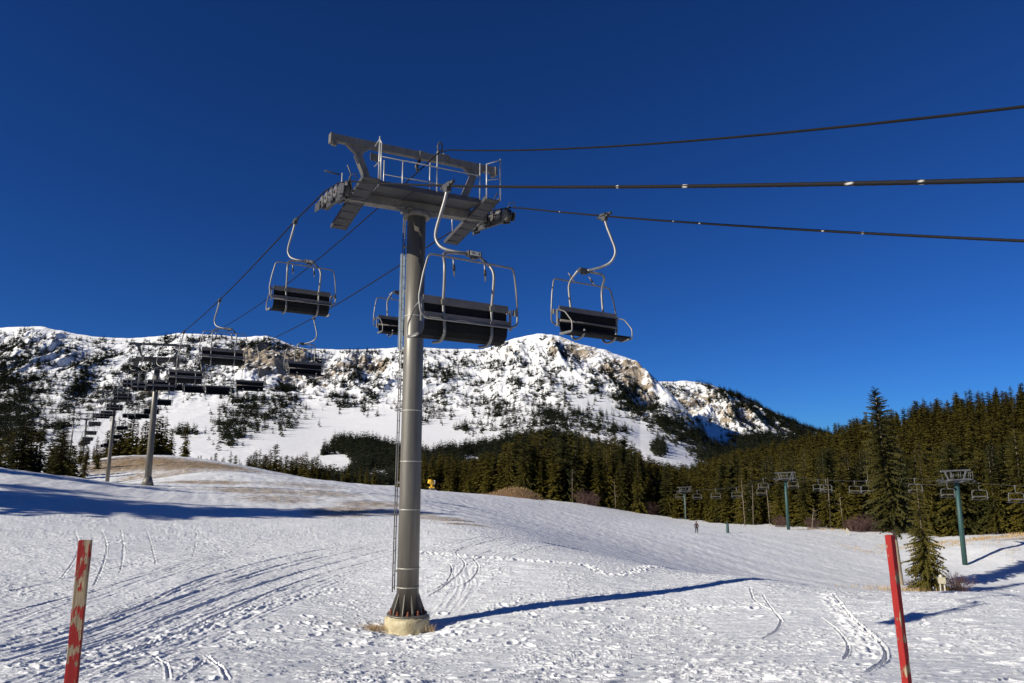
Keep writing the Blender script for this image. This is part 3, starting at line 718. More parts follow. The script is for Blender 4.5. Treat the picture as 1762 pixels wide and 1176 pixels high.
ZA = [(15, 650, 70, 70, 1.3), (-20, 720, 60, 60, 1.3), (10, 690, 50, 50, 1.2), (150, 655, 60, 40, .8), (300, 640, 90, 30, .7), (60, 605, 90, 25, .45), (180, 608, 30, 26, .9), (110, 670, 90, 50, .35), (40, 725, 30, 30, .9), (240, 640, 50, 45, .6), (310, 605, 60, 35, .6), (380, 600, 80, 28, .55), (460, 590, 60, 20, .7),
      (425, 700, 45, 20, .8), (480, 690, 40, 40, .7), (400, 745, 28, 22, .9), (450, 725, 50, 18, .7), (600, 655, 60, 30, .5), (634, 682, 14, 26, 1), (590, 690, 30, 14, .8), (540, 640, 40, 30, .6), (520, 600, 60, 14, .5),
      (700, 640, 90, 30, .45), (780, 650, 90, 40, .5), (870, 640, 70, 40, .45), (950, 640, 50, 55, .45), (740, 700, 60, 25, .35), (810, 740, 22, 8, 1), (960, 716, 70, 9, 1), (900, 735, 60, 16, .5), (1000, 735, 60, 14, .6), (880, 700, 60, 25, .5),
      (1040, 650, 40, 30, .5), (1080, 685, 26, 24, 1.3), (1110, 708, 26, 20, 1.3), (1150, 731, 28, 16, 1.3), (1190, 752, 28, 14, 1.3), (1225, 780, 30, 14, 1), (1135, 772, 12, 12, 1), (1040, 742, 40, 8, .6), (320, 745, 14, 12, .6), (60, 745, 40, 14, .6), (100, 740, 14, 14, .9), (250, 700, 30, 20, .4), (150, 640, 40, 30, .5), (700, 605, 120, 10, .4), (360, 660, 60, 25, .4)]
TOP_A = [(-200, 900), (540, 900), (556, 765), (580, 752), (640, 757), (700, 772), (740, 777), (800, 768), (850, 760), (900, 747), (940, 742), (1000, 750), (1060, 775), (1100, 800), (1160, 815), (1230, 810), (1300, 800), (1400, 800)]
GAP_A = [(575, 800, 34, 22, 1), (650, 818, 22, 10, 1), (812, 792, 18, 8, 1), (560, 765, 20, 10, .6), (1090, 795, 30, 8, .7), (720, 790, 12, 10, .6)]
TA = mtn_trees('mountain', ZA, 95000, 9, 19, TOP_A, 5, .75, GAP_A)
ZB = [(1255, 674, 26, 8, 1.2), (1300, 698, 36, 12, 1.5), (1350, 722, 36, 14, 1.6), (1395, 742, 36, 14, 1.6), (1290, 680, 70, 14, 1), (1360, 712, 50, 14, 1), (1400, 735, 40, 14, 1), (1240, 664, 40, 8, .8), (1160, 690, 40, 30, .25), (1190, 728, 34, 7, .5), (1320, 760, 60, 14, 1), (1380, 765, 60, 20, 1), (1300, 720, 60, 25, .3)]
TOP_B = [(900, 900), (1140, 900), (1180, 775), (1300, 768), (1400, 752), (1500, 760), (1700, 780)]
TB = mtn_trees('far_ridge', ZB, 60000, 14, 28, TOP_B, 15, .6)
print('trees', len(FOREST), len(rest), len(TA), len(TB))
scatter('mountain_woodland', FAR_VAR, TA, M_NEEDLE_FAR, 'scattered small dark conifers dotted over the snowy mountain face')
scatter('ridge_woodland', FAR_VAR, TB, M_NEEDLE_FAR, 'small dark conifers along the far ridge and its chutes')

# two near trees on the right, each its own shape
def hero(name, x, y, h, rb, seed, bare, lab, lean, lv=42, nb=13, gaps=.12, bark=None, r0=.2, narrow=.7):
    z = gz(x, y) - .1; t = empty('conifer', (x, y, z)); tag(t, lab, 'tree')
    V_, T_ = conifer(h, rb, lv, nb, 8, seed, bare=bare, lean=lean, gaps=gaps, narrow=narrow, droop=.35)
    link('crown', np_mesh('crown', V_, None, T_), M_NEEDLE_HERO, t)
    mb = trunk_mb(h, r0, lean); r = np.random.RandomState(seed)
    tr = mb.build('trunk', bark or M_BARK, t); return t
p = at(1551, 1000, 71.0); hero('conifer', p.x, p.y, 19.8, 2.9, 801, .30, 'tallest near conifer with a long bare leaning trunk behind the right red post', (-.05, 0), 64, 15, .16, M_BARK_PALE, .23, .55)
p = at(1597, 1012, 65.0); hero('conifer', p.x, p.y, 9.8, 1.95, 812, .09, 'bushy conifer with low branches beside the small white box on legs', (-.015, 0), 46, 14, .12, None, .15, .8)
# bare pale snags at the wood's edge
def snag(px, py, Y, h, ln, lab):
    p = at(px, py, Y); z = gz(p.x, p.y); mb = MB(); mb.tube([(0, 0, -.4), (ln * h * .5, 0, h * .5), (ln * h, 0, h)], .1, 6, True, [.075, .05, .02])
    o = mb.build('dead_tree', M_BARK_PALE); o.location = (p.x, p.y, z)
    r = random.Random(int(px)); b = MB()
    for k in range(9):
        zz = h * r.uniform(.35, .95); a = r.uniform(0, 6.28); L = r.uniform(.4, 1.1)
        b.tube([(ln * zz, 0, zz), (ln * zz + math.cos(a) * L, math.sin(a) * L, zz + .2)], .02, 4)
    br = b.build('branches', M_BARK_PALE, o); tag(o, lab, 'tree')
snag(1397, 912, 139, 4.2, .16, 'short pale dead tree leaning right at the edge of the wood')
snag(1282, 900, 148, 10, -.03, 'tall thin pale dead trunk among the conifers left of the middle green tower')
snag(1735, 905, 134, 13, -.10, 'pale dead trunk leaning left in the wood at the right edge')
snag(1500, 905, 142, 12, .0, 'straight grey dead trunk among conifers left of the tallest near tree')
for px, py, Yd, h, ln in ((1180, 893, 186, 7, .02), (1296, 900, 158, 9, .04), (1325, 905, 150, 8, -.03), (1430, 912, 139, 10, .01), (1452, 912, 138, 7, -.05), (1590, 905, 134, 9, .03), (1700, 905, 134, 11, .02), (985, 885, 190, 9, .01), (1060, 888, 192, 8, -.03)):
    snag(px, py, Yd, h, ln, 'thin pale dead trunk standing among the conifers of the wood edge')
for o in bpy.data.objects:
    if o.get('label') == 'thin pale dead trunk standing among the conifers of the wood edge': o['group'] = 'thin dead trunks of the wood edge'
#@LIFT
# ------------------------------------------------------------------ metals and paints
def galv(name, col, rough, var=.2, metal=.75, scale=5, stretch=(1, 1, .3), col2=None):
    m = simple(name, col, rough, metal, var, scale, col2, .0015, 30, stretch); return m
M_GALV = galv('galvanised_steel', (.165, .150, .125), .55, .25, .4)
M_DECK = simple('catwalk_grating', (.045, .045, .05), .65, .1, .2, 4)
M_RAIL = galv('railing_steel', (.42, .41, .38), .45, .15, .4)
M_WELD = simple('weld', (.40, .38, .32), .45, .3, .2, 9)
M_POLE = galv('pole_steel', (.145, .130, .105), .42, .30, .25, 2.5, (1, 1, .10))
M_TUBE = galv('tube_steel', (.21, .20, .185), .46, .2, .5)
M_DARK = simple('dark_steel', (.07, .068, .065), .55, .4, .3, 6)
M_SEAT = simple('seat_panel', (.008, .008, .009), .75, 0, .3, 8, spec=.15)
M_SLAT = simple('seat_slat', (.15, .132, .118), .6, .1, .3, 5, None, 0, 40, (.3, 1, 1))
M_RUBBER = simple('rubber', (.02, .02, .02), .7, 0, .3, 10)
M_WHEEL = simple('wheel_steel', (.06, .058, .055), .5, .4, .3, 9)
M_PLATE = simple('number_plate', (.62, .58, .46), .6, 0, .12, 12)
M_INK = simple('plate_ink', (.03, .03, .03), .6, 0, .1, 5)
M_RUST = simple('rusty_bolt', (.20, .06, .03), .8, .2, .4, 30)
M_CONC = simple('concrete', (.60, .52, .33), .92, 0, .25, 3.0, (.36, .29, .16), .02, 14)
M_GREEN = simple('green_paint', (.018, .058, .052), .55, 0, .2, 4, None, 0, 30, (1, 1, .2))
M_GREENTOP = galv('weathered_steel', (.17, .17, .165), .55, .2, .3)
M_GUARD = simple('climb_guard', (.30, .36, .40), .5, .2, .2, 4)

# haul rope: dark, twisted strands with pale splice marks
def make_rope():
    m, n, b = mat('haul_rope')
    uv = N(n, 'ShaderNodeAttribute', attribute_name='along'); ar = N(n, 'ShaderNodeAttribute', attribute_name='mark')
    cr = N(n, 'ShaderNodeMix', data_type='RGBA'); cr.inputs[6].default_value = (.010, .009, .009, 1); cr.inputs[7].default_value = (.45, .43, .38, 1)
    n.links.new(ar.outputs['Fac'], cr.inputs[0]); n.links.new(cr.outputs[2], b.inputs['Base Color'])
    b.inputs['Roughness'].default_value = .7; b.inputs['Specular IOR Level'].default_value = .15; return m
M_ROPE = make_rope(); M_CABLE = simple('cable_jacket', (.010, .009, .008), .8, 0, .2, 4, spec=.1)

# ------------------------------------------------------------------ lift geometry
LA = R(33.8); DV = Vector((-math.sin(LA), math.cos(LA), 0)); NV = Vector((math.cos(LA), math.sin(LA), 0))
def on_line(off, s): return NV * off + DV * s
def s_of(px, py, off):
    x, z = ray(px, py); Y = off / (x * NV.x + NV.y); return (Y - off * NV.y) / DV.y, E + z * Y
ST = [18.6, 81.9, 139.7, 254.0, 410.0]       # tower stations along the line
AX = 8.87
def para(s0, z0, s1, z1, b, n):
    L = s1 - s0; return [(s0 + L * t, z0 + (z1 - z0) * t - b * L * L * t * (1 - t)) for t in np.linspace(0, 1, n)]
def rope_line(off, near, sh, sag):
    """near: surveyed (s, z) up to the first sheave train; sh: rope heights at the other towers"""
    lo = [q for q in near if q[0] < 16.5]; hi = [q for q in near if q[0] >= 16.5]
    cf = np.polyfit([q[0] for q in lo], [q[1] for q in lo], 2)
    P = [(float(s), float(np.polyval(cf, s))) for s in np.linspace(-12, (hi[0][0] if hi else lo[-1][0]) - .7, 60)] + list(hi)
    s0, z0 = P[-1]
    for st, z in sh:
        P += para(s0, z0, st, z, sag, 40)[1:]; s0, z0 = st, z
    return P
def rz(px, py, off): s, z = s_of(px, py, off); return z
O1, O2 = 6.26, 11.48
R1 = rope_line(O1, [s_of(1762, 310, O1), s_of(1460, 316, O1), s_of(1060, 322, O1), s_of(770, 320, O1), (17.35, E + 7.50), (18.4, E + 7.80), (19.6, E + 7.95), s_of(508, 380, O1)],
               [(ST[1], E + 10.4), (ST[2], E + 9.8), (ST[3], E + 11.6), (ST[4], E + 18.6)], .00155)
R2 = rope_line(O2, [s_of(1762, 415, O2), s_of(1480, 401, O2), s_of(1210, 385, O2), s_of(1040, 372, O2), (17.3, E + 7.80), (18.4, E + 8.04), (19.8, E + 8.10), s_of(750, 415, O2)],
               [(ST[1], E + 10.5), (ST[2], E + 9.9), (ST[3], E + 11.7), (ST[4], E + 18.8)], .0017)
def zr(P, s): return float(np.interp(s, [p[0] for p in P], [p[1] for p in P]))

def rope_obj(name, off, P, r, label, marks=(), strands=True):
    pts = [on_line(off, s) + Vector((0, 0, z)) for s, z in P]
    # resample: fine near the camera so that the lay of the strands shows
    S = [0.0]
    for a, b_ in zip(pts, pts[1:]): S.append(S[-1] + (b_ - a).length)
    cuts = np.concatenate([np.arange(0, 38, .035 if strands else .25), np.arange(38, S[-1], 1.0)])
    co = np.stack([np.interp(cuts, S, [p[i] for p in pts]) for i in range(3)], 1)
    t = np.gradient(co, axis=0); t /= np.linalg.norm(t, axis=1)[:, None]
    side = np.cross(t, [0, 0, 1.0]); side /= np.linalg.norm(side, axis=1)[:, None]; up = np.cross(side, t)
    n = 18 if strands else 8; a = np.arange(n) * 2 * np.pi / n
    tw = (cuts * 2 * np.pi / .30)[:, None] * (1 if strands else 0)
    rr = r * (1 + (.13 * np.abs(np.cos((a[None] + 0) * 3 - tw * 1.0)) - .06 if strands else 0) * np.ones((len(cuts), n)))
    V = co[:, None] + side[:, None] * (np.cos(a)[None] * rr)[..., None] + up[:, None] * (np.sin(a)[None] * rr)[..., None]
    mk = np.zeros((len(cuts), n))
    for m_ in marks: mk = np.maximum(mk, ((np.abs(cuts - m_) < .019)[:, None]) * (np.cos(a[None] * 3 - tw) > -.2))
    me = np_mesh(name, V.reshape(-1, 3), grid_faces(len(cuts), n, True), None, True, {'mark': mk.ravel(), 'along': np.repeat(cuts, n)})
    return tag(link(name, me, M_ROPE if strands else M_CABLE), label, 'lift cable' if strands else 'cable')
def s_path(P, s): return None
def arc_at(off, P, s):
    pts = [(a, b) for a, b in P]; L = 0; last = pts[0]
    for q in pts[1:]:
        if q[0] >= s: return L + math.hypot(s - last[0], (q[1] - last[1]) * (s - last[0]) / max(q[0] - last[0], 1e-6))
        L += math.hypot(q[0] - last[0], q[1] - last[1]); last = q
    return L
marks1 = [arc_at(O1, R1, s_of(p, y, O1)[0]) for p, y in ((1463, 316), (1586, 313), (1063, 322), (1180, 321))]
marks2 = [arc_at(O2, R2, s_of(p, y, O2)[0]) for p, y in ((1417, 396), (1485, 401), (963, 364), (1160, 381), (1205, 385))]
rope_obj('haul_rope', O1, R1, .0225, 'thick twisted lift rope running across the left side of the tower, with two white marks', marks1)
rope_obj('haul_rope', O2, R2, .0225, 'lift rope over the right-hand wheels of the big tower, lowest at the right edge', marks2)
OC = AX + .15
def cz(px, py): s, z = s_of(px, py, OC); return (s, z)
RC = rope_line(OC, [cz(1762, 184), cz(1500, 213), cz(1200, 242), cz(1000, 255), cz(880, 259), cz(757, 261)], [(ST[1], E + 12.1), (ST[2], E + 11.6), (ST[3], E + 13.4), (ST[4], E + 20.6)], .0019)
rope_obj('communication_cable', OC, RC, .020, 'thin black cable strung above the lift ropes to the top beam of the tower', (), False)

# ------------------------------------------------------------------ lift tower
TZ = .045                                   # the arm sits slightly out of level
def T(x, y, z): return (x, y, z + TZ * x)
def sheave_mb(mb, c, r):
    cx, cy, cz_ = c
    for dx, rr in ((-.05, r), (.05, r)):
        mb.cyl((cx + dx - .012, cy, cz_), (cx + dx + .012, cy, cz_), rr, 22)
    mb.cyl((cx - .04, cy, cz_), (cx + .04, cy, cz_), r * .9, 22)
def head_parts(root, z0, full=True, ms=None):
    """everything on top of the pole; z0 = top of the pole, x across the line, y up the line"""
    G_ = ms or M_GALV
    mb = MB()                                                     # cross arm: box beam
    mb.bar(T(-2.45, 0, z0 + .19), T(2.45, 0, z0 + .19), .32, .30)
    mb.box((0, 0, z0 + .01), (.85, .6, .05)); mb.cyl((0, 0, z0 - .16), (0, 0, z0 - .02), .42, 20)
    for x in (-.75, .75): mb.bar(T(x, -.2, z0 + .02), T(x * .5, -.2, z0 - .08), .04, .16)
    for x in (-.55, -.2, .2, .55): mb.box((x, -.20, z0 + .04), (.10, .08, .06))
    mb.build('cross_arm', G_, root, .012 if full else 0)
    mb = MB()                                                     # top beam and its two raking legs
    zt = z0 + 1.92
    mb.bar(T(-2.80, -.02, zt), T(2.82, -.02, zt), .16, .23)
    for x in (-2.80, 2.82):
        mb.box(T(x, -.02, zt - .03), (.10, .22, .30)); mb.box(T(x * .965, -.02, zt - .17), (.14, .10, .14))
    for sx in (-1, 1):
        pts = [T(sx * 1.45, 0, z0 + .33), T(sx * 1.98, 0, zt - .35)]
        mb.bar(pts[0], pts[1], .20, .20, (0, 1, 0)); a = Vector(pts[1])
        mb.bar(a, T(sx * 2.32, 0, zt - .08), .12, .12, (0, 1, 0)); mb.bar(a, T(sx * 1.66, 0, zt - .08), .12, .12, (0, 1, 0))
        mb.box(T(sx * 1.98, 0, zt - .20), (.34, .11, .24)); mb.box(T(sx * 1.45, 0, z0 + .38), (.40, .30, .05))
    mb.box(T(.12, -.02, zt), (.22, .19, .26))
    mb.build('gantry', G_, root, .01 if full else 0)
    # catwalks
    mb = MB()
    mb.bar(T(-1.62, -.573, z0 + .315), T(1.72, -.573, z0 + .315), .81, .03)
    mb.bar(T(-1.62, -.985, z0 + .37), T(1.72, -.985, z0 + .37), .012, .15)
    for x in (-.55, .62): mb.bar(T(x, -.97, z0 + .285), T(x, -.18, z0 + .285), .03, .03)
    for x in (-1.62, 1.72): mb.bar(T(x, -.98, z0 + .37), T(x, -.18, z0 + .37), .012, .15)
    mb.build('catwalk', M_DECK if ms is None else ms, root)
    for sx in (-1, 1):
        xi, xo = 1.74 * sx, 2.22 * sx; xm = (xi + xo) / 2
        mb = MB(); ya, yb = -1.30, 1.55; za, zb = z0 + .36, z0 - .32
        mb.bar(T(xm, ya, za), T(xm, yb, zb), .48, .025)
        for x in (xi, xo): mb.bar(T(x, ya, za + .03), T(x, yb, zb + .03), .02, .13)
        for k in range(7):
            y = ya + (yb - ya) * (k + .5) / 7; z = za + (zb - za) * (k + .5) / 7
            mb.bar(T(xi, y, z - .02), T(xo, y, z - .02), .03, .015)
        mb.build('wheel_catwalk', M_DECK if ms is None else ms, root)
        # wheel train
        off = 2.61 * sx
        fr = MB(); ys = [-1.12, -.66, -.22, .22, .66, 1.12]
        zs = [-.02, .10, .19, .25, .29, .31]
        for i in (0, 2, 4):
            fr.bar(T(off + .12, ys[i], z0 + zs[i] - .20), T(off + .12, ys[i + 1], z0 + zs[i + 1] - .20), .03, .11)
            fr.bar(T(off - .12, ys[i], z0 + zs[i] - .20), T(off - .12, ys[i + 1], z0 + zs[i + 1] - .20), .03, .11)
            for q in (i, i + 1): fr.cyl(T(off - .16, ys[q], z0 + zs[q]), T(off + .16, ys[q], z0 + zs[q]), .035, 8)
        fr.bar(T(off, -.9, z0 - .12), T(off, .95, z0 + .10), .09, .16)
        fr.bar(T(off - .1 * sx, 0, z0 + .04), T(2.3 * sx, 0, z0 + .15), .16, .2)
        fr.bar(T(off + .17 * sx, -1.35, z0 - .10), T(off + .17 * sx, -.9, z0 + .02), .02, .28)   # rope catcher
        fr.bar(T(off + .17 * sx, .9, z0 + .12), T(off + .17 * sx, 1.4, z0 + .18), .02, .26)
        if full:
            fr.tube([T(off, -1.15, z0 + .15), T(off + .05, -1.2, z0 + .36), T(off + .18, -1.25, z0 + .42), T(off + .2, -1.28, z0 + .25)], .018, 6)
            fr.tube([T(off - .2 * sx, -.7, z0 + .3), T(off - .22 * sx, -.7, z0 + .62), T(off - .1 * sx, -.72, z0 + .86)], .02, 6)
            fr.tube([T(off - .55, -.72, z0 + .56), T(off - .1, -.72, z0 + .52)], .022, 6)
        fr.build('wheel_frame', M_DARK, root)
        for y, z in zip(ys, zs):
            w = MB(); sheave_mb(w, T(off, y, z0 + z), .215)
            wh = w.build('wheel', M_WHEEL, root)
            if full:
                h = MB(); c = T(off, y, z0 + z)
                for s2 in (-1, 1):
                    h.cyl((c[0] + s2 * .063, c[1], c[2]), (c[0] + s2 * .078, c[1], c[2]), .165, 18); h.cyl((c[0] + s2 * .078, c[1], c[2]), (c[0] + s2 * .12, c[1], c[2]), .055, 10)
                h.build('hub', M_TUBE, wh)
    # railings
    mb = MB(); rr_ = .022 if full else .03
    def post(x, y, za, zb, r=rr_): mb.tube([T(x, y, za), T(x, y, zb)], r, 6)
    for x, y, a, b_ in ((-1.66, -.98, .40, 1.80), (-1.20, -.20, .4, 1.45), (-.62, -.26, .4, 1.50), (.20, -.98, .4, 1.72), (.28, -.30, .4, 1.62), (1.70, -.98, .4, 1.62), (1.76, -1.30, .35, 1.5), (2.26, -1.30, .35, 1.75), (-1.72, -1.30, .35, 1.45), (-2.26, .5, .1, 1.1)):
        post(x, y, z0 + a, z0 + b_)
    mb.tube([T(-1.66, -.98, z0 + 1.20), T(1.70, -.98, z0 + 1.20)], rr_ * .9, 6)
    mb.tube([T(-1.2, -.2, z0 + 1.00), T(1.5, -.25, z0 + 1.00)], rr_ * .8, 6)
    mb.tube([T(-1.72, -1.3, z0 + 1.45), T(-1.66, -.98, z0 + 1.72), T(-1.62, -.5, z0 + 1.7)], rr_, 6)
    mb.tube([T(-1.72, -1.3, z0 + .95), T(-1.62, -.5, z0 + 1.05)], rr_ * .8, 6)
    mb.tube([T(1.76, -1.3, z0 + 1.48), T(2.26, -1.30, z0 + 1.72)], rr_ * .8, 6); mb.tube([T(1.76, -1.3, z0 + .95), T(2.26, -1.30, z0 + 1.1)], rr_ * .8, 6)
    for sx in (-1, 1): mb.tube([T(sx * 1.72, .9, z0 - .1), T(sx * 1.72, 1.0, z0 + .7)], rr_ * .8, 6)
    mb.build('railing', M_RAIL if ms is None else ms, root)
    if full:
        mb = MB()
        mb.tube([T(.72, -.02, zt + .1), T(.70, -.02, zt + .26), T(.74, -.02, zt + .30)], .035, 8)
        lp = smooth_path([T(.72, -.03, zt + .22), T(.66, -.03, zt + .42), T(.74, -.03, zt + .60), T(.83, -.03, zt + .46), T(.78, -.03, zt + .28)], 6)
        mb.tube(lp, .025, 6); mb.tube([T(.80, -.03, zt + .25), T(1.0, -.10, zt + .12), T(1.02, -.12, zt - .05)], .025, 6)
        mb.bar(T(.62, -.02, zt + .16), T(1.06, -.10, zt + .13), .06, .08)
        mb.tube([T(.08, .05, zt - .12), T(-.02, .08, zt - .34), T(.04, .06, zt - .5)], .055, 8)
        mb.build('cable_clamp', M_DARK, root)
        mb = MB(); mb.box(T(-1.35, .1, z0 + 1.62), (.38, .02, .24)); mb.build('sign_back', G_, root)
def tower(name, label, cat, base, z_top, rot, r0, r1, full=True, polemat=None, headmat=None, grp=None, lean=0):
    t = empty(name, base, rot, 0, lean); tag(t, label, cat, grp); h = z_top - base[2]
    mb = MB(); n = 48 if full else 20; zs_ = [.35 if full else 0, h * .3, h * .6, h - .02]
    mb.tube([(0, 0, z) for z in zs_], r0, n, True, [r0 + (r1 - r0) * z / h for z in zs_])
    pole = mb.build('pole', polemat or M_POLE, t)
    if full:
        mb = MB()
        for z in (1.10, 1.62, 3.25, 4.62, 6.10, 8.95):
            r = r0 + (r1 - r0) * z / h; mb.cyl((0, 0, z - .016), (0, 0, z + .016), r + .008, 48)
        mb.build('weld_seam', M_WELD, pole)
    head_parts(t, h, full, headmat)
    return t, h
c1 = on_line(AX, ST[0]); gb = .22
t1, h1 = tower('lift_tower', 'big grey steel chairlift tower on a round concrete foot, nearest of all towers', 'lift tower', (c1.x, c1.y, gb), E + 7.47, LA - R(1.5), .318, .285)
mb = MB()
for k in range(10):
    a = k * math.tau / 10 + .25; c, s = math.cos(a), math.sin(a); tdir = Vector((-s, c, 0)) * .014
    v = [Vector((c * r, s * r, z)) for r, z in ((.28, .38), (.50, .38), (.495, .43), (.32, .92), (.28, .92))]
    mb.add([p + tdir for p in v] + [p - tdir for p in v], [tuple(range(5)), tuple(range(9, 4, -1))] + [(i, i + 5, (i + 1) % 5 + 5, (i + 1) % 5) for i in range(5)])
mb.cyl((0, 0, .33), (0, 0, .385), .57, 40); mb.build('base_flange', M_GALV, t1)
mb = MB()
for k in range(10):
    a = k * math.tau / 10 + .25 + math.pi / 10; mb.cyl((math.cos(a) * .48, math.sin(a) * .48, .38), (math.cos(a) * .48, math.sin(a) * .48, .50), .03, 8)
    mb.cyl((math.cos(a) * .48, math.sin(a) * .48, .385), (math.cos(a) * .48, math.sin(a) * .48, .43), .048, 6)
mb.build('anchor_bolts', M_RUST, t1)
mb = MB(); mb.tube([(0, 0, -.9), (0, 0, -.1), (0, 0, .12), (0, 0, .26), (0, 0, .30)], .63, 48, True, [.6, .63, .635, .63, .60]); mb.cyl((-.02, 0, .29), (-.02, 0, .335), .57, 40)
rj = random.Random(5); mb.v = [(x + rj.uniform(-.012, .012), y + rj.uniform(-.012, .012), z + rj.uniform(-.01, .01)) for x, y, z in mb.v]
mb.build('concrete_footing', M_CONC, t1, 0)
# ladder on the far left of the pole, and the sheet that guards it
ld = MB(); lx = Vector((-.43, .0, 0)); vd = Vector((c1.x, c1.y, 0)).normalized(); rt = Vector((vd.y, -vd.x, 0))
inv = Matrix.Rotation(-(LA - R(1.5)), 3, 'Z')
def loc(a, b, z): v = inv @ (rt * a + vd * b); return (v.x, v.y, z)
for (a, b) in ((-.435, .02), (-.385, .36)): ld.tube([loc(a, b, .95), loc(a + .035, b, h1 - .1)], .017, 6)
z = 1.05
while z < h1 - .2:
    f = z / h1 * .035; ld.tube([loc(-.435 + f, .02, z), loc(-.385 + f, .36, z)], .011, 5); z += .34
for z in (1.5, 4.0, 6.4, 9.2, 11.2): ld.bar(loc(-.40, .2, z), loc(-.22, .15, z), .03, .05)
ld.build('ladder', M_TUBE, t1)
gd = MB(); gd.bar(loc(-.405, .10, 7.95), loc(-.395, .10, 10.95), .15, .012, tuple(Vector(loc(0, 1, 0)))); gd.build('ladder_guard', M_GUARD, t1)

for i, (lab, rr0, rr1) in enumerate((('second nearest grey lift tower, its flared foot on the snow left of the big one', .34, .27),
                                     ('third nearest grey lift tower, its lower pole in shade, left of the flared one', .33, .25),
                                     ('fourth lift tower, small and dark against the grassy hollow', .33, .25), ('farthest lift tower of the line, faint behind the dark chairs', .33, .25))):
    c = on_line(AX, ST[i + 1]); g = gz(c.x, c.y); zt_ = (zr(R1, ST[i + 1]) + zr(R2, ST[i + 1])) / 2 - .5
    t, h_ = tower('lift_tower', lab, 'lift tower', (c.x, c.y, g - .3), zt_, LA, rr0, rr1, False, None, None)
    if i == 0:
        mb = MB(); mb.cyl((0, 0, .3), (0, 0, 1.2), .62, 12, .36); mb.build('base_flange', M_GALV, t)

